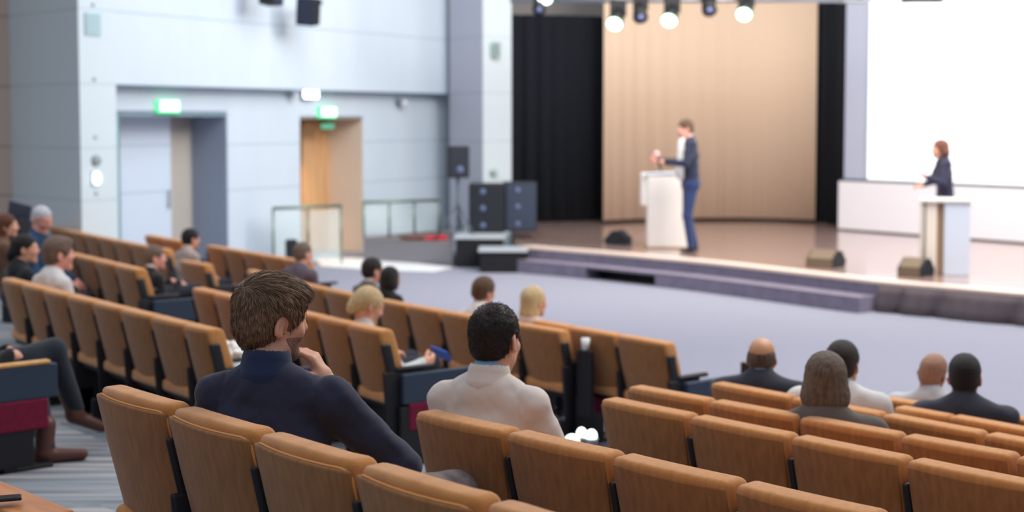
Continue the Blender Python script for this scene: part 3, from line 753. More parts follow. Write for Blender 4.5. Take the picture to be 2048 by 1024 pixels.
def strands(parent, c, Rh, k, mats, n, style, seed=0, wid=.0007, name='hair_strands'):
    """real hairs: thin tapered three-sided tubes rooted all over the hair and combed along it"""
    rg = np.random.default_rng(seed)
    hm = [o for o in parent.children if o.name.split('.')[0] == 'hair'][0].data
    nv = len(hm.vertices); co = np.empty(nv * 3); hm.vertices.foreach_get('co', co); co = co.reshape(-1, 3)
    no = np.empty(nv * 3); hm.vertices.foreach_get('normal', no); no = no.reshape(-1, 3)
    pick = rg.integers(0, nv, n); c = np.array(c)
    p = (co[pick] - c) @ Rh / k; N0 = no[pick] @ Rh
    p = p + rg.normal(size=p.shape) * .003 - N0 * .002
    cc = np.array([0, -.014, .03])
    keep = ((p - cc) * N0).sum(1) > 0
    p = p[keep]; N0 = N0[keep]; m = len(p)
    w0 = np.array([.012, -.080, .105])
    top = np.clip((p[:, 2] - .065) * 18, 0, 1)[:, None]
    fl = (p - w0); fl /= np.linalg.norm(fl, axis=1)[:, None] + 1e-6
    flow = fl * .6 + np.array([.05, .75, .02]) * top + np.array([0, .22, -1.]) * (1 - top)
    base = {'thick': .020, 'short': .006, 'bob': .045}[style]; more = {'thick': .032, 'short': .008, 'bob': .0}[style]
    if style == 'bob': flow = np.array([0, 0, -1.]) + fl * .3
    L = (base + more * top[:, 0]) * rg.uniform(.7, 1.2, m)
    jit = rg.normal(size=(m, 3)) * .09 + np.sin(p[:, [1, 2, 0]] * 120) * .12 + np.sin(p[:, [2, 0, 1]] * 55 + 1) * .16
    NS = 6; pts = [p]; q = p.copy(); f = flow + jit
    lift = {'thick': .16, 'short': .38, 'bob': .03}[style]
    for i in range(NS - 1):
        nr = (q - cc) / np.array([.09, .112, .10]) ** 2; nr /= np.linalg.norm(nr, axis=1)[:, None]; nr = nr * .6 + N0 * .4
        nr /= np.linalg.norm(nr, axis=1)[:, None]
        d = f - (f * nr).sum(1)[:, None] * nr; d /= np.linalg.norm(d, axis=1)[:, None] + 1e-9
        d = d + nr * (lift - .06 * i)
        q = q + d * (L / NS)[:, None]; pts.append(q.copy())
    pts = np.stack(pts, 1)
    if style != 'bob':
        ex = (np.abs(pts[..., 0]) > .060) & (((pts[..., 1] - .0) / .030) ** 2 + ((pts[..., 2] + .008) / .040) ** 2 < 1)
        pts = pts[~ex.any(1)]; m = len(pts)
    T = pts[:, 1:] - pts[:, :-1]; T = np.concatenate([T, T[:, -1:]], 1); T /= np.linalg.norm(T, axis=2)[..., None] + 1e-9
    A = np.cross(T, rg.normal(size=(m, 1, 3))); A /= np.linalg.norm(A, axis=2)[..., None] + 1e-9; B = np.cross(T, A)
    wv = (wid * np.array([1, 1, 1, .9, .65, .15]))[None, :, None, None]
    ring = np.stack([A * math.cos(a) + B * math.sin(a) for a in (0, 2.094, 4.189)], 2) * wv + pts[:, :, None, :]
    V = (ring.reshape(-1, 3) * k) @ Rh.T + c
    base_ = (np.arange(m) * NS * 3)[:, None, None]
    fi = []
    for i in range(NS - 1):
        for j in range(3): fi.append([i * 3 + j, i * 3 + (j + 1) % 3, (i + 1) * 3 + (j + 1) % 3, (i + 1) * 3 + j])
    Fq = (np.array(fi)[None] + base_).reshape(-1, 4)
    me = bpy.data.meshes.new(name); me.vertices.add(len(V)); me.vertices.foreach_set('co', V.astype(np.float32).ravel())
    me.loops.add(Fq.size); me.loops.foreach_set('vertex_index', Fq.ravel().astype(np.int32)); me.polygons.add(len(Fq))
    me.polygons.foreach_set('loop_start', np.arange(0, Fq.size, 4, dtype=np.int32)); me.update(calc_edges=True)
    for mm in mats: me.materials.append(mm)
    mi = np.repeat(rg.integers(0, len(mats), m), (NS - 1) * 3).astype(np.int32)
    me.polygons.foreach_set('material_index', mi); me.polygons.foreach_set('use_smooth', np.ones(len(Fq), bool))
    o = link(name, me, None, parent); o['kind'] = 'stuff'
    return o

def wrinkle(amp, sc, seed=0):
    a = seed * 1.7
    def f(x, y, z):
        return amp * (np.sin(sc * (x * .6 + z * 1.1) + 2.1 * np.sin(sc * .45 * (y + x) + a) + a) * .6 + np.sin(sc * 1.9 * (z * .7 - x * .5 + y * .3) + 1.7 * np.sin(sc * .7 * x + a)) * .4) + 0 * x
    return f

def seamed(amp, seed, sh, nb):
    w0 = wrinkle(amp, 36, seed); w1 = wrinkle(.0011, 95, seed + 3)
    def f(x, y, z):
        d = w0(x, y, z) + w1(x, y, z)
        for p in sh:
            sg = 1 if p[0] > nb[0] else -1
            u = (x - (p[0] - sg * .030)) * sg + .10 * (z - p[2])
            d = d + .0035 * np.exp(-(u / .006) ** 2) * (1 / (1 + np.exp(-(z - p[2] + .24) / .02)))
            arm = 1 / (1 + np.exp(-(u - .02) / .012)); d = d + arm * .0016 * np.sin(70 * (z * .8 + x * .7 * sg) + 2 * np.sin(30 * y))
        d = d + .0035 * np.exp(-((x - nb[0]) / .005) ** 2) * (y < nb[1] + .02)
        return d
    return f

def person(label, top_uv, Y, az, floor, hair, hair_m, top_m, leg_m=None, head_az=None, pitch=0., roll=0., k=1., h=.014, hh=.011,
           arms=None, stand=False, knees=None, neck=.262, fold=.0035, shx=0., fat=1., seam=False, collar=None, female=False, style='shirt', lean_b=10, long_sl=True, skin=None, seed=1, shoulder=1., hang=0., hair_thick=1.):
    """seated person whose crown is seen along top_uv at distance Y"""
    skin = skin or m_skin
    if isinstance(Y, tuple):      # on the seats of a row: where this sight line meets them
        kx = (top_uv[0] - 1024) / F_PX; Dr = CH[Y[:2]].location.dot(n_dir) + (Y[2] if len(Y) > 2 else .20)
        Y = Dr / (n_dir.x * kx + n_dir.y)
    crown = at(top_uv[0], top_uv[1], Y=Y)
    head_az = az if head_az is None else head_az
    zc = crown.z - floor                                     # crown height above own floor
    label = label
    root = empty('person', (crown.x, crown.y, floor), -R(az), label, 'person')
    Rh = rotm(head_az - az, pitch, roll)
    # vertical layout follows the crown
    hc = np.array([0, 0, zc]) - Rh @ np.array([0, -.012, .128]) * k * np.array([.25, .25, 1])
    nb = np.array([0, -.055 * k, zc - neck * k])             # base of the neck
    ch = nb + np.array([0, -.01, -.20]) * k; hp = np.array([0, nb[1] + math.tan(R(lean_b)) * (nb[2] - .52), max(.50, nb[2] - .56 * k)])
    if stand: hp = np.array([0, -.09, zc * .525])
    SW = .168 * k * shoulder * (.90 if female else 1.)
    sh = [nb + np.array([sx * SW + shx, 0, -.076 * k]) for sx in (-1, 1)]
    if arms is None: arms = 'lap'
    ar = []
    for i, sx in enumerate((-1, 1)):
        a = arms[i] if isinstance(arms, (list, tuple)) else arms
        if a == 'lap': el = sh[i] + np.array([sx * .055, .06, -.27]) * k; wr = np.array([sx * .085, hp[1] + .24 * k, hp[2] + .11]); hd = np.array([-sx * .4, .8, -.3]); hn = np.array([-sx * .2, -.1, -1.])
        elif a == 'rest': el = sh[i] + np.array([sx * .10, .09, -.25]) * k; wr = el + np.array([-sx * .02, .24, .0]) * k; hd = np.array([-sx * .1, 1., -.1]); hn = np.array([0, 0, -1.])
        else:
            el, wr, hd, hn = [np.array(q, float) for q in a]
            if el[2] < 0: el[2] += zc; wr[2] += zc
        ar.append((el, wr, hd, hn))
    kn = [np.array([sx * .11 * k, hp[1] + .44 * k, .52]) for sx in (-1, 1)]; an = [np.array([sx * .11, hp[1] + .46 * k, .10]) for sx in (-1, 1)]
    if stand:
        kn = [np.array([sx * .095 * k, -.07 + .03 * (1 - sx), zc * .28]) for sx in (-1, 1)]; an = [np.array([sx * .10 * k, -.13 - .06 * sx, .10]) for sx in (-1, 1)]
    if knees: kn = [np.array(q, float) for q in knees[0]]; an = [np.array(q, float) for q in knees[1]]
    b = SDF(); PH = head_prims(b, hc, Rh, k, female=female)
    b.cone(hc + Rh @ np.array([0, -.022, -.055]) * k, nb + np.array([0, .012, .0]), (.050 if female else .057) * k, (.054 if female else .064) * k, .03)
    b.cone(nb + np.array([0, 0, -.05]), ch, .07 * k, .11 * k, .05, (1.25, .7, 1)); b.cone(ch, hp, .12 * k, .12 * k, .05, (1.1, .75, 1))
    for i in (0, 1):
        el, wr, hd, hn = ar[i]
        b.cone(nb + np.array([0, 0, -.035]), sh[i], .045 * k, .045 * k, .03); b.cone(sh[i], el, .044 * k, .036 * k, .02); b.cone(el, wr, .036 * k, .024 * k, .02)
        hand_prims(b, wr, hd, hn, k * (1.08 if fat > 1 else 1), .45, side=(-1, 1)[i])
        b.cone(hp + np.array([(-1, 1)[i] * .08, 0, 0]), kn[i], .075 * k, .052 * k, .04); b.cone(kn[i], an[i], .05 * k, .036 * k, .02)
    link('body', b.mesh(h if h < .01 else .0115, 'body'), skin, root)
    # garment
    g = SDF()
    g.cone(nb + np.array([0, .0, -.055]) * k, ch, .085 * k, .128 * k * (.92 if female else 1) * (1 + .5 * (fat - 1)), .06 * k, (1.28, .74, 1)); g.cone(ch, hp, .138 * k * (.9 if female else 1) * (1 + .7 * (fat - 1)), .145 * k * (1 + .5 * (fat - 1)), .06, (1.16, .80, 1))
    g.cone(nb + np.array([0, -.0, .012]) * k, nb + np.array([0, 0, -.06]) * k, .062 * k, .085 * k, .03)
    for i in (0, 1):
        el, wr, hd, hn = ar[i]
        g.cone(nb + np.array([0, 0, -.040]) * k, sh[i] + np.array([0, 0, .004]), .072 * k, .058 * k, .05 * k); g.cone(sh[i], el, .057 * k * fat, .050 * k * fat, .035)
        e2 = wr if long_sl else el + (wr - el) * .1
        g.cone(el, e2, .051 * k * fat, .038 * k, .02)
        g.ell(wr + (np.array(hd) / np.linalg.norm(hd)) * .05 * k, np.array([.05, .05, .05]) * k, .006, None, 's') if long_sl else None
    g.ell(hc + np.array([0, .10, -.18]) * k, np.array([.045, .06, .05]) * k, .02, None, 's')
    name = {'jacket': 'jacket', 'shirt': 'shirt', 'sweater': 'sweater'}[style]
    link(name, g.mesh(h, name, seamed(fold, seed, sh, nb) if seam else wrinkle(fold, 38, seed)), top_m, root)
    if collar is not None:
        c = SDF(); c.cone(nb + np.array([0, .006, -.006]) * k, nb + np.array([0, .016, .040]) * k, .073 * k, .062 * k, .01); c.ell(nb + np.array([0, .05, .06]) * k, np.array([.05, .06, .055]) * k, .01, None, 's')
        link('collar', c.mesh(h * .8, 'collar'), collar, root)
    leg_m = leg_m or MATS['trouser_dark']
    t = SDF(); t.cone(hp + np.array([-.06, 0, -.02]), hp + np.array([.06, 0, -.02]), .125 * k, .125 * k, .04, (1, .9, .8))
    for i, sx in enumerate((-1, 1)):
        t.cone(hp + np.array([sx * .085, 0, 0]), kn[i], .092 * k, .066 * k * fat, .05); t.cone(kn[i], an[i], .064 * k * fat, .05 * k, .03)
    link('trousers', t.mesh(.018, 'trousers'), leg_m, root)
    for i in (0, 1):
        f = SDF(); f.cone(an[i] + np.array([0, -.03, -.055]), an[i] + np.array([0, .15, -.065]), .038, .032, .02, (1, 1, .9)); f.cone(an[i] + np.array([0, 0, -.05]), an[i] + np.array([0, 0, .0]), .042, .045, .02)
        link('shoe', f.mesh(.014, 'shoe'), m_shoe, root)
    if hair:
        link('hair', hair_sdf(hair, hc, Rh, k, hair_thick).mesh(hh, 'hair', wrinkle(.0015, 130, seed)), hair_m, root)
    eyes(root, PH, k)
    return root, hc, Rh

def eyes(root, PH, k):
    for sx in (-1, 1):
        mb = MB(); mb.ball(PH(sx * .031, .0865, .0205), .0095 * k, 10); e = mb.build('eye', m_eye, root, True)
        mb = MB(); mb.ball(PH(sx * .031, .0935, .020), .0042 * k, 8); mb.build('iris', m_iris, e, True)

mat('trouser_dark', (40, 42, 52), .9)
hd_dark = hairmat('hair_dark', (44, 32, 28), (26, 20, 20)); hd_black = hairmat('hair_black', (26, 22, 24), (14, 12, 14))
hd_brown = hairmat('hair_brown', (110, 84, 60), (72, 54, 40)); hd_grey = hairmat('hair_greybrown', (134, 112, 98), (100, 82, 72))
hd_ash = hairmat('hair_ash', (104, 90, 76), (66, 56, 48)); hd_blond = hairmat('hair_blond', (232, 208, 164), (196, 166, 116)); hd_white = hairmat('hair_white', (222, 224, 230), (200, 202, 210))
c_white = clothmat('white_shirt_cloth', (226, 226, 226)); c_cream = clothmat('cream_cloth', (222, 214, 206), (210, 200, 192)); c_navy = clothmat('navy_cloth', (36, 44, 68)); c_black = clothmat('black_cloth', (18, 20, 26))
c_grey = clothmat('grey_green_knit', (196, 204, 202)); c_taupe = clothmat('taupe_cloth', (100, 92, 88)); c_pale = clothmat('pale_grey_cloth', (196, 198, 204)); c_slate = clothmat('slate_cloth', (52, 56, 70)); c_teal = clothmat('blue_shirt_cloth', (24, 62, 96))
c_rose = clothmat('beige_rose_knit', (206, 184, 172)); c_mauve = clothmat('mauve_grey_cloth', (98, 88, 102)); c_shawl = clothmat('pale_shawl_cloth', (176, 160, 150)); c_lblue = clothmat('light_blue_shirt', (150, 196, 232)); c_brown = clothmat('brown_cloth', (110, 78, 56))

def rowY(key, i, fwd=.22): return CH[(key, i)].location.y + n_dir.y * fwd
def fz(key, i): return CH[(key, i)].location.z
# right-hand seats
person('balding man in a navy jacket seen from behind, at the left of the right rows', (1524, 674), ('R3', 0), 18, fz('R3', 0), 'fringe', hd_ash, c_slate, style='jacket', collar=c_lblue, k=.94, shoulder=1.32, neck=.225, skin=m_tan_skin, seed=2)
_, bob_hc, bob_R = person('woman with a smooth grey-brown bob and taupe top seen from behind', (1652, 706), ('R2', 2, .1), 14, fz('R2', 2), 'bob', hairmat('hair_smooth_bob', (122, 104, 88), (84, 70, 60)), c_taupe, style='sweater', female=True, k=1.06, seed=3, h=.011, hh=.007, shoulder=1.3, neck=.24)
person('dark-haired man in a white shirt half hidden by the woman with the bob', (1686, 684), ('R3', 1, .3), 30, fz('R3', 1), 'short', hd_dark, c_white, collar=c_white, k=.98, shoulder=1.3, neck=.235, seed=4, hair_thick=1.5)
person('bald man in a pale grey shirt leaning his head to the right', (1868, 708), ('R5', 0, .35), 30, 0., 'thin', hairmat('stubble', (188, 146, 122), (168, 128, 108)), c_pale, k=.95, shoulder=1.25, neck=.24, skin=m_tan_skin, head_az=38, roll=12, seed=5)
person('short dark-haired man in a dark blazer seen from behind, rightmost', (1930, 709), ('R4', 0, .25), 18, .06, 'short', hd_black, c_slate, style='jacket', collar=c_slate, k=1.0, seed=6, shoulder=1.28, neck=.24, hair_thick=1.1)
# centre
ph_uv = (868, 724)
person('woman with long straight blonde hair seen from behind near the centre', (1068, 573), ('N2', 10, .2), 42, 0., 'long', hd_blond, c_rose, style='sweater', female=True, head_az=48, k=.98, seed=7)
r_bl, _, _ = person('blonde woman in a grey-green sweater looking down at a blue phone', (738, 576), ('N1', 6, .2), 48, fz('N1', 6), 'bun', hd_blond, c_grey, style='sweater', female=True, head_az=62, pitch=22, collar=c_cream, k=1.0, seed=8,
       arms=('lap', ([.25, .08, -.55], [.17, .32, -.52], [-.1, 1., .1], [-.9, -.2, .2])))
person('brown-haired man in a white shirt tilting his head, beyond the seat backs', (968, 555), ('N2', 8, .3), 40, 0., 'short', hd_brown, c_white, head_az=48, roll=14, k=.97, seed=9, collar=None, hair_thick=1.5)
person('dark-haired person beside the round dark head in the front left row', (745, 517), ('N2', 5, .3), 52, 0., 'short', hd_dark, c_taupe, head_az=56, k=.93, seed=10, collar=c_white, hair_thick=1.5)
person('person with a rounded dark bob in the front left row', (781, 534), ('N2', 6, .3), 40, 0., 'bob', hd_black, c_black, female=True, k=.88, seed=11)
person('man with thin brown hair in a mauve-grey shirt before the glass railing', (606, 485), ('N2', 3, .3), 36, 0., 'short', hd_grey, c_mauve, head_az=44, k=.93, seed=12, shoulder=1.05)
# left
person('older man in a black suit with grey hair, left of the centre aisle', (309, 492), ('N1', 0, .9), 50, .24, 'short', hd_grey, c_black, style='jacket', collar=c_white, head_az=72, k=.93, seed=13, skin=m_skin_l, hair_thick=1.4)
person('dark-haired person wrapped in a pale shawl in the left seats', (381, 459), ('Ld', 0, .3), 45, fz('Ld', 0), 'short', hd_black, c_shawl, style='sweater', head_az=50, k=.92, seed=14, collar=c_cream, hair_thick=2.)
person('grey-haired person in a white top with back turned in the left seats', (116, 476), ('L1', 1, .35), 44, .32, 'thick', hd_grey, c_white, head_az=60, k=1.05, seed=15, skin=m_skin_l)
person('dark-haired woman in black, face in profile, in the left seats', (48, 469), ('L1', 0, .5), 46, .32, 'ponytail', hd_black, c_black, style='sweater', female=True, head_az=74, k=1.02, seed=16)
person('elderly white-haired man in a dark blue shirt facing the aisle', (84, 413), 13.6, 98, .24, 'thin', hd_white, c_teal, head_az=118, pitch=20, k=1.0, seed=17, skin=m_skin_l, collar=c_teal)
person('auburn-haired person at the left edge, farther back', (12, 428), 14.0, 60, .24, 'long', hairmat('hair_auburn', (112, 66, 40), (84, 48, 32)), c_brown, female=True, head_az=72, k=.95, seed=18)
person('dark-haired person beside the elderly white-haired man', (57, 440), 16.5, 60, 0., 'short', hd_dark, c_rose, head_az=80, k=.85, seed=19, skin=m_skin_l, hair_thick=2.)
# ------------------------------------------------------------------ foreground men
def solve_Y(u, key, i, fwd):
    return (CH[(key, i)].location.dot(n_dir) + fwd) / (n_dir.x * (u - 1024) / F_PX + n_dir.y)
def tolocal(az, crown, floor):
    M = np.array(Matrix.Rotation(R(az), 3, 'Z')); o = np.array([crown.x, crown.y, floor])
    return (lambda u, v, Y: M @ (np.array(at(u, v, Y=Y)) - o)), (lambda d: M @ np.array(d, float))
c_blazer = clothmat('navy_blazer_cloth', (34, 40, 64), (40, 44, 66), 2); c_blazer_collar = clothmat('blazer_collar_satin', (26, 44, 78))
c_check = mat('grey_check_trousers', (142, 130, 128), .9, noise=(22, (112, 104, 104), (1, 1, 1)), bump=(200, .2))
hs = [mat('hair_strand_a', (156, 126, 100), .45, spec=.5), mat('hair_strand_b', (114, 90, 72), .45, spec=.5), mat('hair_strand_c', (186, 158, 130), .45, spec=.5), mat('hair_strand_d', (74, 58, 46), .5, spec=.4)]
hk = [mat('dark_strand_a', (52, 40, 36), .45, spec=.4), mat('dark_strand_b', (24, 18, 18), .5, spec=.4), mat('dark_strand_c', (74, 56, 48), .5, spec=.4)]
hb = [mat('bob_strand_a', (120, 104, 86), .4, spec=.5), mat('bob_strand_b', (88, 74, 62), .45, spec=.5), mat('bob_strand_c', (66, 54, 46), .5, spec=.4)]
# man in the navy blazer, chin on his hand
u0, v0 = 543, 560; Y1 = solve_Y(u0, 'F', 1, .24); cr1 = at(u0, v0, Y=Y1); az1 = 10.
L, D3 = tolocal(az1, cr1, .65)
el = L(800, 935, Y1 - .02); wr = L(655, 768, Y1 + .10); hd = D3([-.46, .0, .89]); hn = D3([-.88, .12, -.38])
kr, kl = L(908, 990, Y1 + .42), L(720, 1040, Y1 + .55)
root, hc, Rh = person('man in a navy blazer, chin on his hand, large in the foreground', (u0, v0), Y1, az1, .65, 'thick', hs[1], c_blazer, c_check, neck=.278, fold=.004, head_az=55, pitch=5, roll=3, k=1.05, h=.0075, hh=.005,
    arms=('rest', (el, wr, hd, hn)), knees=([kl, kr], [np.array([-.12, .62, .1]), kr + np.array([-.12, .03, -.42])]), style='jacket', seed=21, shoulder=1.06, shx=.028, fat=1.22, seam=True, lean_b=14)
strands(root, hc, Rh, 1.05, hs, 26000, 'thick', 3, .0006)
k = 1.05
s = SDF(); PB = lambda x, y, z: hc + Rh @ (np.array([x, y, z]) * k)
head_prims(s, hc, Rh, k)
s.box(PB(0, 0, .105), np.array([.15, .2, .145]), .01, .012, Rh, 's'); s.box(PB(0, -.152, -.05), np.array([.15, .15, .2]), .01, .012, Rh, 's')
s.ell(PB(0, .098, -.052), np.array([.024, .022, .014]) * k, .008, Rh, 's')
link('beard', s.mesh(.004, 'beard', lambda x, y, z: -.0012 + 0 * (x + y + z)), mat('stubble_beard', (178, 134, 116), .8, noise=(160, (138, 102, 88), (1, 1, 1), 6), bump=(400, .6)), root)
nb = np.array([0, -.055 * k, (cr1.z - .65) - .278 * k])
c = SDF(); c.cone(nb + np.array([0, -.004, -.004]), nb + np.array([0, .004, .036]), .090, .080, .008); c.cone(nb + np.array([0, .0, -.05]), nb + np.array([0, .012, .10]), .068, .066, .006, op='s'); c.ell(nb + np.array([0, .075, .04]), np.array([.05, .05, .07]), .01, None, 's')
link('collar', c.mesh(.005, 'collar'), c_blazer_collar, root)
# man in the cream jacket
u0, v0 = 990, 612; Y2 = solve_Y(u0, 'W', 0, .24)
c_creamj = clothmat('cream_jacket_cloth', (224, 214, 206), (214, 203, 196), 4)
root, hc, Rh = person('short dark-haired man in a cream jacket seen from behind', (u0, v0), Y2, 24, .47, 'short', hk[1], c_creamj, None, head_az=27, pitch=3, roll=-3, k=1.08, h=.009, hh=.006,
    arms=('lap', 'rest'), style='jacket', collar=c_lblue, seed=22, shoulder=1.0, fold=.0028, seam=True)
strands(root, hc, Rh, 1.08, hk, 14000, 'short', 5, .0007)
zc = at(u0, v0, Y=Y2).z - .47; k = 1.08; nb = np.array([0, -.055 * k, zc - .262 * k])
c = SDF(); c.cone(nb + np.array([0, -.004, -.006]), nb + np.array([0, .004, .030]), .092, .082, .008); c.cone(nb + np.array([0, .0, -.05]), nb + np.array([0, .012, .10]), .070, .068, .006, op='s'); c.ell(nb + np.array([0, .08, .03]), np.array([.05, .05, .07]), .01, None, 's')
link('jacket_collar', c.mesh(.006, 'jacket_collar'), c_creamj, root)
# legs of the person at the left edge: brown boots, body out of frame
vb = at(-75, 560, Y=8.2)
L, D3 = tolocal(62, Vector((vb.x, vb.y, 0)), .47)
k_a, k_b = L(65, 735, 8.35), L(108, 700, 8.45)
a_a = L(92, 905, 8.15); a_b = L(150, 815, 8.55)
a_a[2] = .10
root, _, _ = person('seated person at the left edge in dark trousers and brown boots, legs crossed', (-75, 560), 8.2, 62, .47, 'short', hd_dark, c_black, clothmat('dark_jeans', (34, 42, 54)), knees=([k_a, k_b], [a_a, a_b]), k=1.05, seed=23)
for ch_ in list(root.children):
    if ch_.name.startswith('shoe'): bpy.data.objects.remove(ch_)
m_boot = mat('brown_boot', (92, 58, 50), .45)
Lf = np.array([.10, .98, .0])
b = SDF(); b.cone(a_a + [0, 0, .12], a_a + [0, -.01, -.03], .058, .052, .02); b.cone(a_a + [0, -.02, -.055], a_a + Lf * .20 + [0, 0, -.065], .045, .034, .03); b.cone(a_a + [0, -.045, -.06], a_a + [0, -.045, -.085], .03, .028, .01)
link('boot', b.mesh(.009, 'boot'), m_boot, root)
b = SDF(); t = np.array([.1, .75, -.5]); b.cone(a_b + [-.01, -.04, .09], a_b + [0, .0, -.03], .056, .050, .02); b.cone(a_b + [0, -.01, -.05], a_b + [.01, .15, -.13], .045, .034, .03)
link('boot', b.mesh(.009, 'boot'), m_boot, root)
# bob strands for the woman with the smooth hair
bobw = [o for o in COL.objects if o.get('label', '').startswith('woman with a smooth')][0]

# ------------------------------------------------------------------ speakers on the stage
man_s, _, _ = person('man in a navy suit speaking at the left lectern on stage, microphone in hand', (1371, 240), 22.3, -98, ST, 'short', hd_brown, c_navy, clothmat('navy_trousers', (38, 56, 100)), pitch=4, k=1.15, stand=True, style='jacket', collar=c_white, seed=24, skin=m_skin_l, hair_thick=1.3,
    arms=(([-.27, .06, -.66], [-.12, .36, -.64], [.3, 1, .1], [.2, 0, -1]), ([.27, .06, -.66], [.12, .40, -.62], [-.2, 1, .3], [-1, 0, 0])))
man_s.children
sfr = SDF(); zc = at(1371, 240, Y=22.3).z - ST; nbz = zc - .262 * 1.15
sfr.cone((0, .01, nbz - .05), (0, .03, nbz - .52), .10, .12, .02, (.62, 1.05, 1)); link('shirt_front', sfr.mesh(.014, 'shirt_front'), c_white, man_s)
person('woman with wavy auburn hair in a dark jacket, gesturing at the right lectern', (1880, 280), 19.9, -92, ST, 'wavy', hairmat('hair_auburn_wavy', (136, 88, 70), (100, 62, 50)), clothmat('dark_navy_jacket', (44, 44, 70)), clothmat('black_trousers', (22, 24, 30)), pitch=3, k=1.0, stand=True, female=True, style='jacket', seed=25,
    arms=(([-.22, .02, -.58], [-.12, .22, -.50], [.1, 1, .35], [0, .3, 1]), ([.22, .04, -.58], [.08, .20, -.62], [-.3, 1, .1], [0, 0, -1])))
# ------------------------------------------------------------------ things on and around the stage
m_wht = mat('lectern_white', (236, 232, 226), .45); m_side = mat('lectern_side', (206, 218, 232), .45); m_tan = mat('lectern_tan', (176, 146, 118), .5)
m_spk = mat('speaker_black', (26, 30, 38), .6); m_grl = mat('speaker_grille', (38, 44, 56), .7, noise=(80, (24, 28, 36), (1, 1, 1)))
m_cone = mat('speaker_cone', (92, 104, 138), .5); m_met = mat('truss_metal', (150, 154, 164), .4, .8)
p = at(1334, 497, z=ST); lec = empty('lectern', (p.x, p.y, ST), R(-2), 'tall white lectern in front of the man in navy suit on stage', 'lectern')
MB().box((0, .24, .575), (.62, .46, 1.15), bev=.012).build('body', m_wht, lec)
MB().box((.316, .24, .56), (.012, .40, 1.06), bev=.003).build('side_panel', m_side, lec)
MB().box((-.345, .30, .93), (.12, .40, .52), bev=.02).build('wing', m_wht, lec)
MB().box((-.02, .26, 1.19), (.68, .50, .03), rot=Matrix.Rotation(R(-3), 3, 'Y'), bev=.008).build('top', m_side, lec)
MB().box((.0, .24, .015), (.64, .48, .03), bev=.005).build('plinth', m_tan, lec)
p = at(1888, 551, z=ST); lec = empty('lectern', (p.x, p.y, ST), R(-14), 'white lectern with tan inner stripe at the right of the stage', 'lectern')
MB().box((-.20, .22, .48), (.20, .40, .96), bev=.01).build('left_panel', mat('lectern_cream', (232, 222, 208), .45), lec)
MB().box((-.06, .26, .48), (.10, .34, .95), bev=.004).build('inner_panel', m_tan, lec)
MB().box((.155, .20, .48), (.33, .40, .96), bev=.01).build('right_panel', m_side, lec)
MB().box((0.01, .20, .985), (.66, .46, .045), bev=.01).build('top', m_wht, lec)
def castor(x, y): MB().cyl((x - .02, y, .02), (x + .02, y, .02), .03).build('castor', m_dark, lec)
# microphones
mk_ = empty('microphone', at(1313, 309, Y=21.75), 0, 'hand microphone with pinkish round head held above the left lectern', 'microphone')
MB().ball((0, 0, 0), (.05, .05, .055)).build('windscreen', mat('mic_foam_pink', (216, 178, 176), .9), mk_, True); MB().cyl((0.01, 0, -.03), (.075, .04, -.24), .018, .014).build('handle', m_dark, mk_, True)
p = at(1846, 549, z=ST); ms = empty('microphone_stand', (p.x, p.y - .05, ST), 0, 'thin dark microphone stand rising beside the right lectern', 'microphone stand')
MB().cyl((0, 0, 0), (0, 0, .03), .13, .12, 20).build('base', m_dark, ms, True); MB().cyl((0, 0, .02), (0, 0, 1.02), .010).build('pole', mat('stand_green_grey', (56, 72, 70), .5), ms, True)
# wedge monitors
def wedge(u, v, w, label, az, m=None):
    p = at(u, v, z=ST); o = empty('stage_monitor', (p.x, p.y, ST), R(az), label, 'loudspeaker'); o.scale = (1, 1, .78)
    prof = [(-.19, 0), (.16, 0), (.20, .10), (.06, .29), (-.02, .30), (-.19, .14)]
    b = MB(); b.poly([(-w / 2, y, z) for y, z in prof], (w, 0, 0)); c_ = b.build('cabinet', m_spk, o)
    b = MB(); b.poly([(-w / 2 + .03, -.195, .15), (w / 2 - .03, -.195, .15), (w / 2 - .03, -.035, .305), (-w / 2 + .03, -.035, .305)], (0, -.008, .008)); b.poly([(-w / 2 + .02, -.192, .01), (w / 2 - .02, -.192, .01), (w / 2 - .02, -.192, .145), (-w / 2 + .02, -.192, .145)], (0, -.008, 0)); b.build('grille', m or m_grl, o)
    return o
m_tang = mat('monitor_olive', (120, 104, 84), .7)
wedge(1652, 533, .42, 'olive-fronted stage monitor on the stage edge, left of the two right monitors', -38, m_tang)
wedge(1832, 551, .34, 'olive-fronted stage monitor at the foot of the right lectern', -42, m_tang)
wedge(1236, 489, .26, 'small black stage monitor left of the tall white lectern', 60)
# round foot lamp on the lower step
P_ = exact(1579, 1583)[1]; q = offs([P_ - Vector((.1, .1, 0)), P_, P_ + Vector((.1, -.1, 0))], .395)[1]
fl = empty('step_lamp', (q.x, q.y, .10), R(20), 'small round lit lamp set into the lower stage step', 'lamp')
MB().cyl((0, -.02, 0), (0, .02, 0), .06, .06, 20).build('lens', mat('lamp_lit', (255, 240, 210), .4, emit=(255, 236, 200), estr=2.), fl, True); MB().cyl((0, -.012, 0), (0, .025, 0), .072, .072, 20).build('rim', m_met, fl, True)
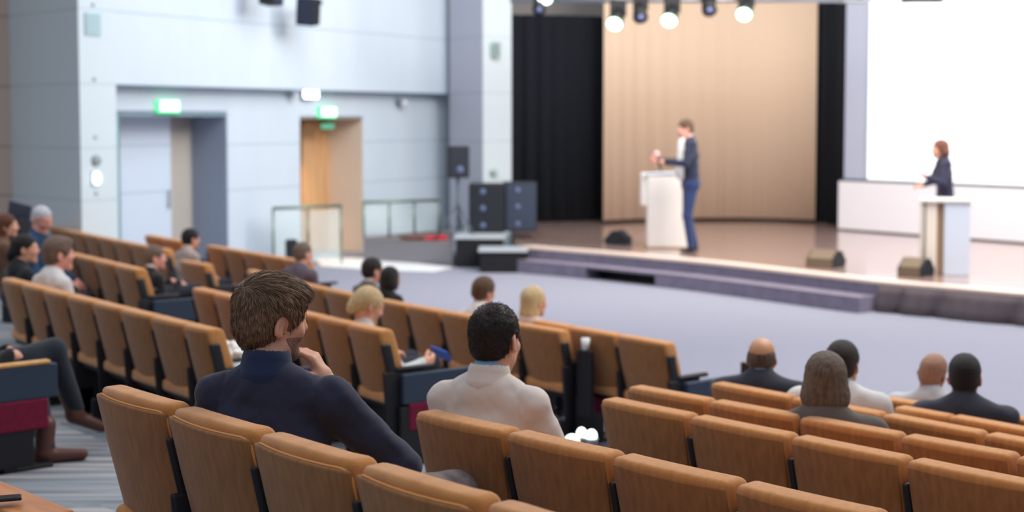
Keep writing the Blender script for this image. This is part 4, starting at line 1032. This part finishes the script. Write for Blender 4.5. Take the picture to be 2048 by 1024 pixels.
# loudspeaker on its tripod, and the stacks
p = at(916, 468, Y=24.6); ztop = at(916, 292, Y=24.6).z; zbot = at(916, 355, Y=24.6).z
sp = empty('speaker_stand', (p.x, p.y, ST + .01), 0, 'tripod stand carrying the black loudspeaker beside the pale pillar', 'speaker stand')
MB().cyl((0, 0, .12), (0, 0, zbot - ST - .01), .024).build('pole', mat('stand_grey', (78, 92, 100), .5), sp, True)
for a in (200, 320, 80):
    MB().cyl((0, 0, .62), (.42 * math.cos(R(a)), .42 * math.sin(R(a)), .0), .016).build('leg', MATS['stand_grey'], sp, True)
    MB().cyl((0, 0, .18), (.24 * math.cos(R(a)), .24 * math.sin(R(a)), .27), .010).build('brace', MATS['stand_grey'], sp, True)
def cabinet(name, loc, rz, w, d, h, label, cones, m_front=None):
    o = empty(name, loc, rz, label, 'loudspeaker')
    MB().box((0, 0, h / 2), (w, d, h), bev=.015).build('cabinet', m_spk, o)
    MB().box((0, -d / 2 - .004, h / 2), (w - .05, .012, h - .05), bev=.004).build('grille', m_front or m_grl, o)
    for x, z, r in cones: MB().cyl((x, -d / 2 - .02, z), (x, -d / 2 - .005, z), r * .6, r, 20).build('driver', m_cone, o, True)
    return o
cabinet('loudspeaker', (p.x, p.y, zbot), R(8), .36, .34, ztop - zbot, 'black loudspeaker on top of the tripod stand', [(.02, .14, .07)])
zt = at(905, 467, Y=24.3).z
m_gt = mat('riser_top_grey', (178, 184, 190), .4)
# side platform with railing and black cases carrying the speaker stacks
pl = empty('side_platform', at(820, 520, Y=24.6).xy.to_3d(), 0, 'grey raised platform between the wooden doorway and the black cases', 'platform')
o_ = pl.location.copy(); a0 = at(728, 500, Y=24.9); a1 = at(906, 500, Y=23.9); a2 = at(906, 500, Y=26.6); a3 = at(880, 500, Y=26.9); a4 = at(728, 500, Y=25.1)
pts_ = [Vector((q.x, q.y, 0)) - o_ for q in (a0, a1, a2, a3, a4)]
m_pf = mat('platform_grey', (126, 124, 130), .8)
MBp = MB(); extr(MBp, pts_, 0, ST - .02); MBp.build('body', m_pf, pl); MBp = MB(); extr(MBp, pts_, ST - .02, ST); MBp.build('top', mat('platform_top', (120, 110, 108), .6), pl)
def case(u0, u1, Y, dpt, z0, z1, label, top):
    a, b = at(u0, 500, Y=Y), at(u1, 500, Y=Y); w = (b - a).length; c = (a + b) / 2
    o = empty('black_case', (c.x, c.y + dpt / 2, z0), 0, label, 'case')
    MB().box((0, 0, (z1 - z0 - .03) / 2), (w, dpt, z1 - z0 - .03), bev=.01).build('body', m_dark, o); MB().box((0, 0, z1 - z0 - .015), (w + .06, dpt + .06, .03), bev=.006).build('lid', top, o)
    return o
case(912, 1006, 23.7, 2.2, 0, .50, 'black staging block with pale grey top under the speaker stack', m_gt)
case(960, 1052, 22.9, .75, 0, .36, 'lower black staging block with pale top next to the stage steps', m_gt)
for (u, Y, rz, w, z0, v1, lb, front) in ((974, 24.6, -3, .60, .50, 368, 'tall black loudspeaker stack, the left of the pair by the pillar', mat('stack_front_dark', (24, 30, 38), .6)), (1040, 24.9, 4, .56, .50, 365, 'tall blue-black loudspeaker stack, the right of the pair by the curtain', mat('stack_front_blue', (46, 58, 78), .6))):
    q = at(u, 400, Y=Y); H = at(u, v1, Y=Y).z - z0; cabinet('speaker_stack', (q.x, q.y + .3, z0), R(rz), w, .5, H, lb, [(-.06, H * f, .06) for f in (.15, .5, .84)], front)
# red cloth and brown cloth on the platform
q = at(866, 481, z=ST); b = SDF(); b.ell((0, 0, .02), (.22, .12, .035), .02); b.ell((.12, .05, .03), (.12, .10, .03), .02)
o = link('red_cloth', b.mesh(.012, 'red_cloth', wrinkle(.008, 40)), mat('red_cloth', (206, 40, 62), .9)); o.location = (q.x, q.y + .15, ST + .008); tag(o, 'crumpled bright red cloth lying at the foot of the speaker tripod', 'cloth')
q = at(828, 481, z=ST); b = SDF(); b.ell((0, 0, .03), (.26, .12, .045), .02); b.ell((.1, 0, .05), (.08, .1, .05), .02)
o = link('brown_bag', b.mesh(.014, 'bag', wrinkle(.008, 40)), mat('brown_bag', (112, 82, 72), .9)); o.location = (q.x, q.y + .15, ST + .012); tag(o, 'flat brown bag on the grey platform beside the red cloth', 'bag')
# railings of glass with green-grey rails
m_glass = mat('railing_glass', (214, 232, 232), .08, trans=.0, alpha=.28, spec=.6); m_rail = mat('railing_rail', (128, 148, 132), .35, .6)
def railing(u0, Y0, u1, Y1, zb, zr, n, label):
    a, b = at(u0, 400, Y=Y0), at(u1, 400, Y=Y1); a.z = b.z = zb; o = empty('glass_railing', a, 0, label, 'railing'); d = b - a; H = zr - zb
    MB().cyl((0, 0, H), d + Vector((0, 0, H)), .028).build('handrail', m_rail, o, True)
    for i in range(n + 1): c = d * (i / n); MB().cyl(c, c + Vector((0, 0, H)), .02).build('post', m_rail, o, True)
    for i in range(n):
        c0, c1 = d * ((i + .06) / n), d * ((i + .94) / n); mb = MB(); extr(mb, [c0, c1, c1 + Vector((0, .012, 0)), c0 + Vector((0, .012, 0))], .08, H - .06); mb.build('glass_panel', m_glass, o)
    return o
railing(546, 23.6, 682, 24.4, 0, .98, 2, 'glass railing with greenish handrail in front of the wooden doorway')
railing(727, 25.0, 878, 25.7, ST, 1.0, 3, 'glass railing with greenish handrail standing on the grey side platform')
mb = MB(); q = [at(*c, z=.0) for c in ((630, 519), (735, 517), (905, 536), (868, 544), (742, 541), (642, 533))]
pw = empty('floor_light_patch', q[2].xy.to_3d(), 0, 'patch of light on the floor before the side platform, painted as a white strip', 'light patch')
extr(mb, [c - pw.location for c in q], .002, .014); mb.build('surface', mat('light_patch_white', (250, 252, 252), .35, spec=.6), pw)  # pool of bright light painted as a thin white slab on the floor
q = at(583, 508, Y=22.6); o = empty('black_case', (q.x, q.y, 0), R(20), 'small black box standing behind the man in mauve-grey shirt', 'case'); zz = at(583, 480, Y=22.6).z
MB().box((0, 0, zz / 2), (.16, .2, zz), bev=.01).build('body', m_spk, o); MB().box((0, 0, zz), (.12, .1, .02), bev=.004).build('handle', m_dark, o)

# ------------------------------------------------------------------ wall fittings
m_grn = mat('exit_green', (60, 200, 130), .4, emit=(110, 255, 170), estr=.9); m_exw = mat('exit_white', (240, 255, 245), .4, emit=(236, 255, 244), estr=1.6)
def onwall(u, v, off=0.): 
    q = line_u(A0 - nn * off, w_, u); z = at(u, v, Y=q.y).z; return Vector((q.x, q.y, z))
WR = math.atan2(w_.y, w_.x)
def exit_sign(u, v, label):
    o = empty('exit_sign', onwall(u, v, .05), WR, label, 'exit sign')
    MB().box((0, 0, 0), (.46, .07, .20), bev=.01).build('housing', m_grn, o); MB().box((0, -.038, 0.01), (.40, .006, .15), bev=.002).build('face', m_exw, o)
exit_sign(337, 213, 'glowing green-white exit sign above the left doorway'); exit_sign(655, 225, 'glowing green-white exit sign above the wooden doorway')
o = empty('exit_sign', onwall(655, 250, -.25), WR, 'dim green reflection of the exit sign, painted under the wooden doorway head', 'exit sign')  # not a third sign, only the painted reflection of the one above
MB().box((0, 0, -.02), (.36, .04, .10), bev=.008).build('housing', mat('reflection_green', (90, 180, 150), .5, emit=(100, 190, 150), estr=.35), o)  # reflection of the exit sign, built as a faintly glowing green box
o = empty('wall_light', onwall(623, 186, .12), WR, 'bright white floodlight under the overhanging wall', 'lamp')
MB().box((0, 0, 0), (.36, .08, .19), bev=.03).build('lens', mat('flood_white', (255, 255, 255), .4, emit=(250, 252, 255), estr=4.), o); MB().box((0, .06, .0), (.30, .08, .22), bev=.01).build('housing', m_met, o)
for u, v, lb in ((806, 206, 'white dome security camera under the overhang, right of the exit sign'), (589, 192, 'small grey security camera just left of the floodlight')):
    o = empty('security_camera', onwall(u, v, .12), WR, lb, 'security camera'); s_ = 1 if u > 700 else .7
    MB().cyl((0, .12, .03), (0, 0, .03), .03 * s_).build('arm', m_met, o, True); MB().ball((0, -.02, 0), .085 * s_).build('dome', mat('camera_white', (206, 212, 220), .3), o, True); MB().cyl((-.12 * s_, 0, .02), (-.05, 0, .02), .05 * s_).build('bracket', mat('camera_grey', (128, 142, 150), .5), o, True)
pd = (C1 - C0).normalized(); pa = math.atan2(pd.y, pd.x); pn = Vector((pd.y, -pd.x, 0))
def onpil(u, v, off=0.): q = line_u(C0 + pn * off, pd, u); return Vector((q.x, q.y, at(u, v, Y=q.y).z))
o = empty('wall_vent', onpil(190, 48, .01), pa, 'square pale teal vent high on the left pillar', 'vent'); MB().box((0, 0, 0), (.28, .03, .32), bev=.005).build('frame', mat('vent_teal', (180, 206, 212), .6), o)
for i in range(6): MB().box((0, -.02, -.12 + i * .048), (.24, .012, .02)).build('slat', mat('vent_slat', (168, 196, 204), .6), o)
o = empty('wall_lamp', onpil(193, 357, .04), pa, 'small glowing white lamp on the left pillar', 'lamp'); MB().ball((0, 0, 0), (.065, .04, .095)).build('lens', mat('wall_lamp_lit', (240, 255, 250), .4, emit=(236, 255, 250), estr=2.5), o, True); MB().box((0, .03, 0), (.15, .03, .23), bev=.02).build('plate', m_pil, o)
o = empty('wall_speaker', onpil(193, 321, .02), pa, 'round grey fitting on the left pillar above the glowing lamp', 'wall fitting'); MB().cyl((0, -.02, 0), (0, .02, 0), .07, .08, 20).build('grille', mat('fitting_grey', (150, 162, 164), .7), o, True)
for v in (9, 158, 274, 386):
    o = MB().cyl((0, -.01, 0), (0, .01, 0), .028, .03, 14).build('wall_stud', mat('stud_grey', (184, 196, 202), .5), None, True); o.location = onpil(192, v, .01); o.rotation_euler = (0, 0, pa)
    tag(o, 'small round stud on the left pillar, ' + {9: 'highest one near the top', 158: 'below the teal vent', 274: 'above the round grey fitting', 386: 'below the glowing lamp'}[v], 'wall stud', 'studs on the left pillar')
q = at(993, 100, Y=27.4); o = empty('wall_box', (q.x, q.y - .03, q.z), 0, 'small grey-green box high on the pillar by the curtain', 'wall fitting'); MB().box((0, 0, 0), (.17, .06, .30), bev=.01).build('housing', mat('box_green', (160, 180, 176), .5), o); MB().box((0, -.035, 0), (.08, .02, .22), bev=.006).build('cover', mat('box_dark', (128, 146, 146), .5), o)
q = at(990, 344, Y=27.4); o = MB().cyl((0, -.02, 0), (0, .02, 0), .07, .07, 20).build('wall_speaker', mat('ring_grey', (176, 196, 192), .5), None, True); o.location = (q.x, q.y - .05, q.z); tag(o, 'round grey-green fitting low on the pillar by the curtain', 'wall fitting')
# hanging speakers on the overhanging wall
def hung(u, v0, v1, w, rz, label, tilt):
    Yq = line_u(P0 - nn * .6, w_, u).y; a = at(u, v0, Y=Yq); b = at(u, v1, Y=Yq); H = a.z - b.z
    o = empty('hanging_speaker', (a.x, a.y, b.z), rz, label, 'loudspeaker'); o.rotation_euler = (R(tilt), R(6), rz)
    MB().box((0, 0, H / 2), (w, .30, H), bev=.02).build('cabinet', m_spk, o); MB().box((.01, -.155, H / 2), (w - .06, .012, H - .05), bev=.004).build('grille', mat('speaker_grille_navy', (42, 50, 70), .7), o)
    MB().cyl((0, .1, H * .6), (0, .55, H * .75), .03).build('bracket', m_spk, o, True)
hung(615, -4, 50, .31, R(-14), 'black loudspeaker hanging high on the overhanging wall', 8)
hung(541, -45, 10, .26, R(60), 'second black loudspeaker cut by the top edge, left of the hanging one', 0)
# console at far left
q = at(40, 436, Y=15.6); o = empty('control_console', (q.x, q.y, 0), R(-30), 'dark slate console top behind the heads at the far left', 'console'); zc_ = q.z
MB().box((0, 0, zc_ / 2), (.30, .3, zc_), bev=.01).build('pedestal', m_spk, o); MB().box((0, 0, zc_ + .06), (.34, .03, .20), rot=Matrix.Rotation(R(9), 3, 'Y'), bev=.008).build('screen_back', mat('console_slate', (72, 76, 92), .5), o)

# ------------------------------------------------------------------ lighting rig over the stage
m_lens = mat('stage_lamp_lit', (245, 255, 248), .3, emit=(240, 255, 244), estr=5.); m_halo = mat('lamp_halo_green', (80, 190, 130), .4, emit=(90, 220, 150), estr=.5); m_ldim = mat('lens_dim', (110, 122, 170), .2)
tr = empty('lighting_truss', (3, 23.2, 4.34), 0, 'silver lighting truss above the stage, mostly cut by the top edge', 'truss')
a, b = at(1020, 12, Y=23.4) - tr.location, at(1745, 4, Y=23.3) - tr.location; a.z, b.z = 0, .0
for off in (Vector((0, 0, 0)), Vector((0, .3, 0)), Vector((0, .15, .28))):
    MB().cyl(a + off, b + off, .025, .025, 10).build('chord', m_met, tr, True)
mb = MB()
for i in range(40):
    c0 = a.lerp(b, i / 40); c1 = a.lerp(b, (i + 1) / 40); o3 = [Vector((0, 0, 0)), Vector((0, .3, 0)), Vector((0, .15, .28))]
    mb.cyl(c0 + o3[i % 3], c1 + o3[(i + 1) % 3], .01, .01, 6)
mb.build('lattice', m_met, tr)
def par(u, v, r, label, dim=False):
    q = at(u, v, Y=23.0); o = empty('stage_light', q, 0, label, 'stage light')
    d = Vector((-.25, -.75, -.6)).normalized() if not dim else Vector((0, -.8, -.6)).normalized()
    up = -d
    MB().cyl(up * .0, up * .34, r * 1.06, r * .8, 20).build('can', m_dark, o, True)
    MB().cyl(d * .004, d * .012, r * (.92 if not dim else .5), None, 24).build('lens', m_lens if not dim else m_ldim, o, True)
    if not dim: MB().cyl(d * .0, d * .008, r * 1.04, None, 24).build('rim', m_halo, o, True)  # greenish halo round the lit lens, painted as a glowing disc
    top_ = Vector((0, .35, 4.34 - q.z)); MB().box(up * .2 + Vector((.02, .05, .14)), (r * 2.1, .04, .26), bev=.01).build('yoke', m_dark, o)
    MB().cyl(up * .2 + Vector((0, .05, .2)), top_, .02).build('hanging_rod', m_dark, o, True)
    return o
par(1229, 48, .125, 'lit white stage light, leftmost of the three over the beige drape')
par(1338, 41, .125, 'lit white stage light, middle of the three over the beige drape')
par(1488, 29, .125, 'lit white stage light, rightmost of the three over the beige drape')
par(1090, -4, .12, 'lit white stage light over the black curtain, half out of the picture')
par(1281, 35, .115, 'unlit black stage light between the left and middle lit ones', True)
par(1419, 21, .115, 'unlit black stage light between the middle and right lit ones', True)
par(1078, 20, .10, 'unlit bluish stage light over the black curtain', True)
q = at(1843, 3, Y=21.5); o = empty('truss_fixture', q, 0, 'black lighting bar in front of the top of the white screen', 'stage light')
MB().box((0, 0, .05), (.62, .1, .13), bev=.01).build('body', m_dark, o); MB().box((-.39, 0, .07), (.20, .05, .16), bev=.01).build('shutter', mat('shutter_pale', (214, 236, 232), .4), o); MB().box((.37, 0, .07), (.16, .05, .14), bev=.01).build('shutter', MATS['shutter_pale'], o)
mb = MB(); mb.cyl((-.52, 0, -.03), (-.52, 0, 2.8), .012); mb.cyl((.51, 0, .0), (.51, 0, 2.8), .012); mb.cyl((-.52, 0, -.02), (.51, 0, .01), .010); mb.build('frame', m_dark, o)
q = at(1706, 2, Y=22.8); o = empty('projector', q, 0, 'grey projector cut by the top edge left of the screen', 'projector'); MB().box((0, 0, .08), (.34, .3, .16), bev=.02).build('body', mat('projector_grey', (92, 104, 110), .5), o); MB().cyl((0, .1, .15), (0, .5, 4.34 - q.z), .02).build('hanging_rod', m_dark, o, True); MB().box((0, 0, -.01), (.42, .34, .025), bev=.006).build('tray', mat('tray_grey', (150, 162, 168), .5), o); MB().cyl((.06, -.16, .08), (.06, -.2, .08), .05).build('lens', m_ldim, o, True)

# ------------------------------------------------------------------ small things among the seats
b = SDF(); b.box((0, 0, .012), (.038, .075, .006), .006)
Lb = r_bl.matrix_basis
q = at(882, 708, Y=r_bl.location.y + .30); o = empty('phone', q, R(-40), 'blue phone held by the blonde woman in grey-green', 'phone'); o.rotation_euler = (R(38), R(10), R(-40))
MB().box((0, 0, 0), (.155, .012, .10), bev=.005).build('case', mat('phone_blue', (50, 104, 220), .4), o); MB().box((0, .008, 0), (.14, .004, .088), bev=.001).build('screen', m_dark, o)
q = at(461, 690, Y=9.2); o = empty('waste_bag', (q.x, q.y, .32), R(-30), 'pale blue bin with a crumpled white bag, behind the blazer man', 'bin'); H = q.z - .32
b = MB(); b.cyl((0, 0, 0), (0, 0, H - .06), .10, .115, 20); b.build('bin', mat('bin_pale_blue', (196, 216, 224), .5), o, True)
b = SDF(); b.ell((0, 0, H - .05), (.118, .118, .05), .02); b.ell((.03, 0, H - .01), (.06, .05, .04), .02); b.ell((-.05, .02, H - .02), (.05, .05, .035), .02)
link('liner', b.mesh(.009, 'liner', wrinkle(.010, 70)), mat('white_liner', (236, 240, 238), .7), o)
# wooden ledge at the lower left corner with a phone
cA = at(-60, 935, z=1.32); cB = at(150, 1019, z=1.32); dd_ = (cB - cA).normalized(); nb_ = Vector((dd_.y, -dd_.x, 0)); 
ld = empty('wooden_ledge', (cA.x, cA.y, .65), math.atan2(dd_.y, dd_.x), 'orange wooden desk ledge in the lower left corner', 'desk'); Ld_ = (cB - cA).length
MB().box((Ld_ / 2, -.075, .655), (Ld_, .15, .028), bev=.008).build('top', mat('ledge_wood', (214, 142, 82), .4, noise=(3, (190, 118, 62), (1, 10, 10), 5)), ld)
MB().box((Ld_ / 2, -.10, .33), (Ld_ - .04, .03, .62), bev=.004).build('front_panel', mat('ledge_front', (190, 118, 64), .5, noise=(3, (168, 100, 52), (1, 10, 10), 5)), ld)
q = at(6, 987, z=1.355); o = empty('phone', (q.x, q.y, 1.336), R(20), 'black phone lying on the orange wooden ledge', 'phone'); MB().box((0, 0, .004), (.10, .05, .008), bev=.003).build('case', m_dark, o); MB().box((0, 0, .0085), (.092, .043, .001)).build('screen', mat('phone_glass', (30, 36, 48), .1), o)
# small glowing white domes on metal bases, beyond the cream jacket
m_mk = mat('dome_glow_white', (246, 255, 248), .3, emit=(244, 255, 246), estr=2.6)
for i, (u, v, r, lb) in enumerate(((1144, 880, .045, 'left of the three'), (1163, 866, .032, 'smallest and farthest of the three'), (1183, 870, .034, 'right of the three'))):
    q = at(u, v, z=.52); o = empty('glow_dome', (q.x, q.y, .47), 0, 'glowing white dome beside the cream jacket, ' + lb, 'lamp', 'glowing domes')
    MB().cyl((0, 0, 0), (0, 0, .03), r * 1.1, r * 1.2, 20).build('base', m_met, o, True); MB().ball((0, 0, .045), (r, r, .04)).build('lens', m_mk, o, True)
q = at(1132, 694, Y=CH[('N2', 10)].location.y); tb = CH[('N2', 10)]
o = empty('paper_cup', tb.location + Matrix.Rotation(tb.rotation_euler.z, 3, 'Z') @ Vector((.40, .02, .735)), 0, 'bright white paper cup on the dark end stand beside the long-haired blonde', 'cup')
MB().cyl((0, 0, 0), (0, 0, .085), .026, .034, 16).build('cup', mat('paper_white', (250, 250, 250), .6), o, True)
# ------------------------------------------------------------------ light
w = bpy.data.worlds.new('hall_light'); SC.world = w; w.use_nodes = True
wt = w.node_tree; bg = wt.nodes['Background']
tcw = wt.nodes.new('ShaderNodeTexCoord'); spw = wt.nodes.new('ShaderNodeSeparateXYZ'); mrw = wt.nodes.new('ShaderNodeMapRange')
mrw.inputs['From Min'].default_value = .0; mrw.inputs['From Max'].default_value = .9; mrw.inputs['To Min'].default_value = .07; mrw.inputs['To Max'].default_value = .85
wt.links.new(tcw.outputs['Generated'], spw.inputs[0]); wt.links.new(spw.outputs['Z'], mrw.inputs['Value']); wt.links.new(mrw.outputs[0], bg.inputs[1])
bg.inputs[0].default_value = (.88, .91, 1., 1)
def area(name, loc, target, size, power, col, sy=None):
    d = bpy.data.lights.new(name, 'AREA'); d.energy = power * .62; d.color = col; d.shape = 'RECTANGLE'; d.size = size; d.size_y = sy or size
    o = bpy.data.objects.new(name, d); COL.objects.link(o); o.location = loc
    o.rotation_euler = (Vector(target) - Vector(loc)).to_track_quat('-Z', 'Y').to_euler(); return o
area('house_lights', (4, 9.5, 6.6), (1.5, 6.0, 0), 4.5, 560, (1, .93, .84))
area('house_lights', (-4, 13, 6.8), (-3, 14, 0), 6, 250, (.95, .97, 1))
area('wall_washers', (0, 19, 6.8), (-4.5, 25, 2), 4, 510, (.94, .97, 1))
area('house_lights', (5, 14, 6.8), (5, 15, 0), 6, 600, (.98, .97, 1))
area('stage_front_light', (4.5, 19, 6.9), (4, 28.5, 2.0), 3, 1000, (1, .90, .80))
area('stage_front_light', (8.5, 16, 6.5), (7, 23.5, 1.0), 3, 800, (1, .95, .9))
def spot(name, loc, target, power, col, ang=50, r=.1):
    d = bpy.data.lights.new(name, 'SPOT'); d.energy = power * .62; d.color = col; d.spot_size = R(ang); d.spot_blend = .6; d.shadow_soft_size = r
    o = bpy.data.objects.new(name, d); COL.objects.link(o); o.location = loc
    o.rotation_euler = (Vector(target) - Vector(loc)).to_track_quat('-Z', 'Y').to_euler(); return o
p = (Lw(612) + Lw(640)) / 2 + nn * .35; p.z = 2.36
spot('doorway_downlight', p, p + Vector((0, 0, -1)) + w_ * -.25 + nn * .2, 200, (1, .72, .45), 120, .05)
SC.view_settings.view_transform = 'Standard'; SC.view_settings.look = 'None'; SC.view_settings.exposure = 0.0; SC.view_settings.gamma = 1.0
SC.view_settings.use_curve_mapping = False
SC.cycles.use_denoising = True; SC.cycles.max_bounces = 6; SC.cycles.caustics_reflective = False; SC.cycles.caustics_refractive = False
SC.cycles.sample_clamp_indirect = 6
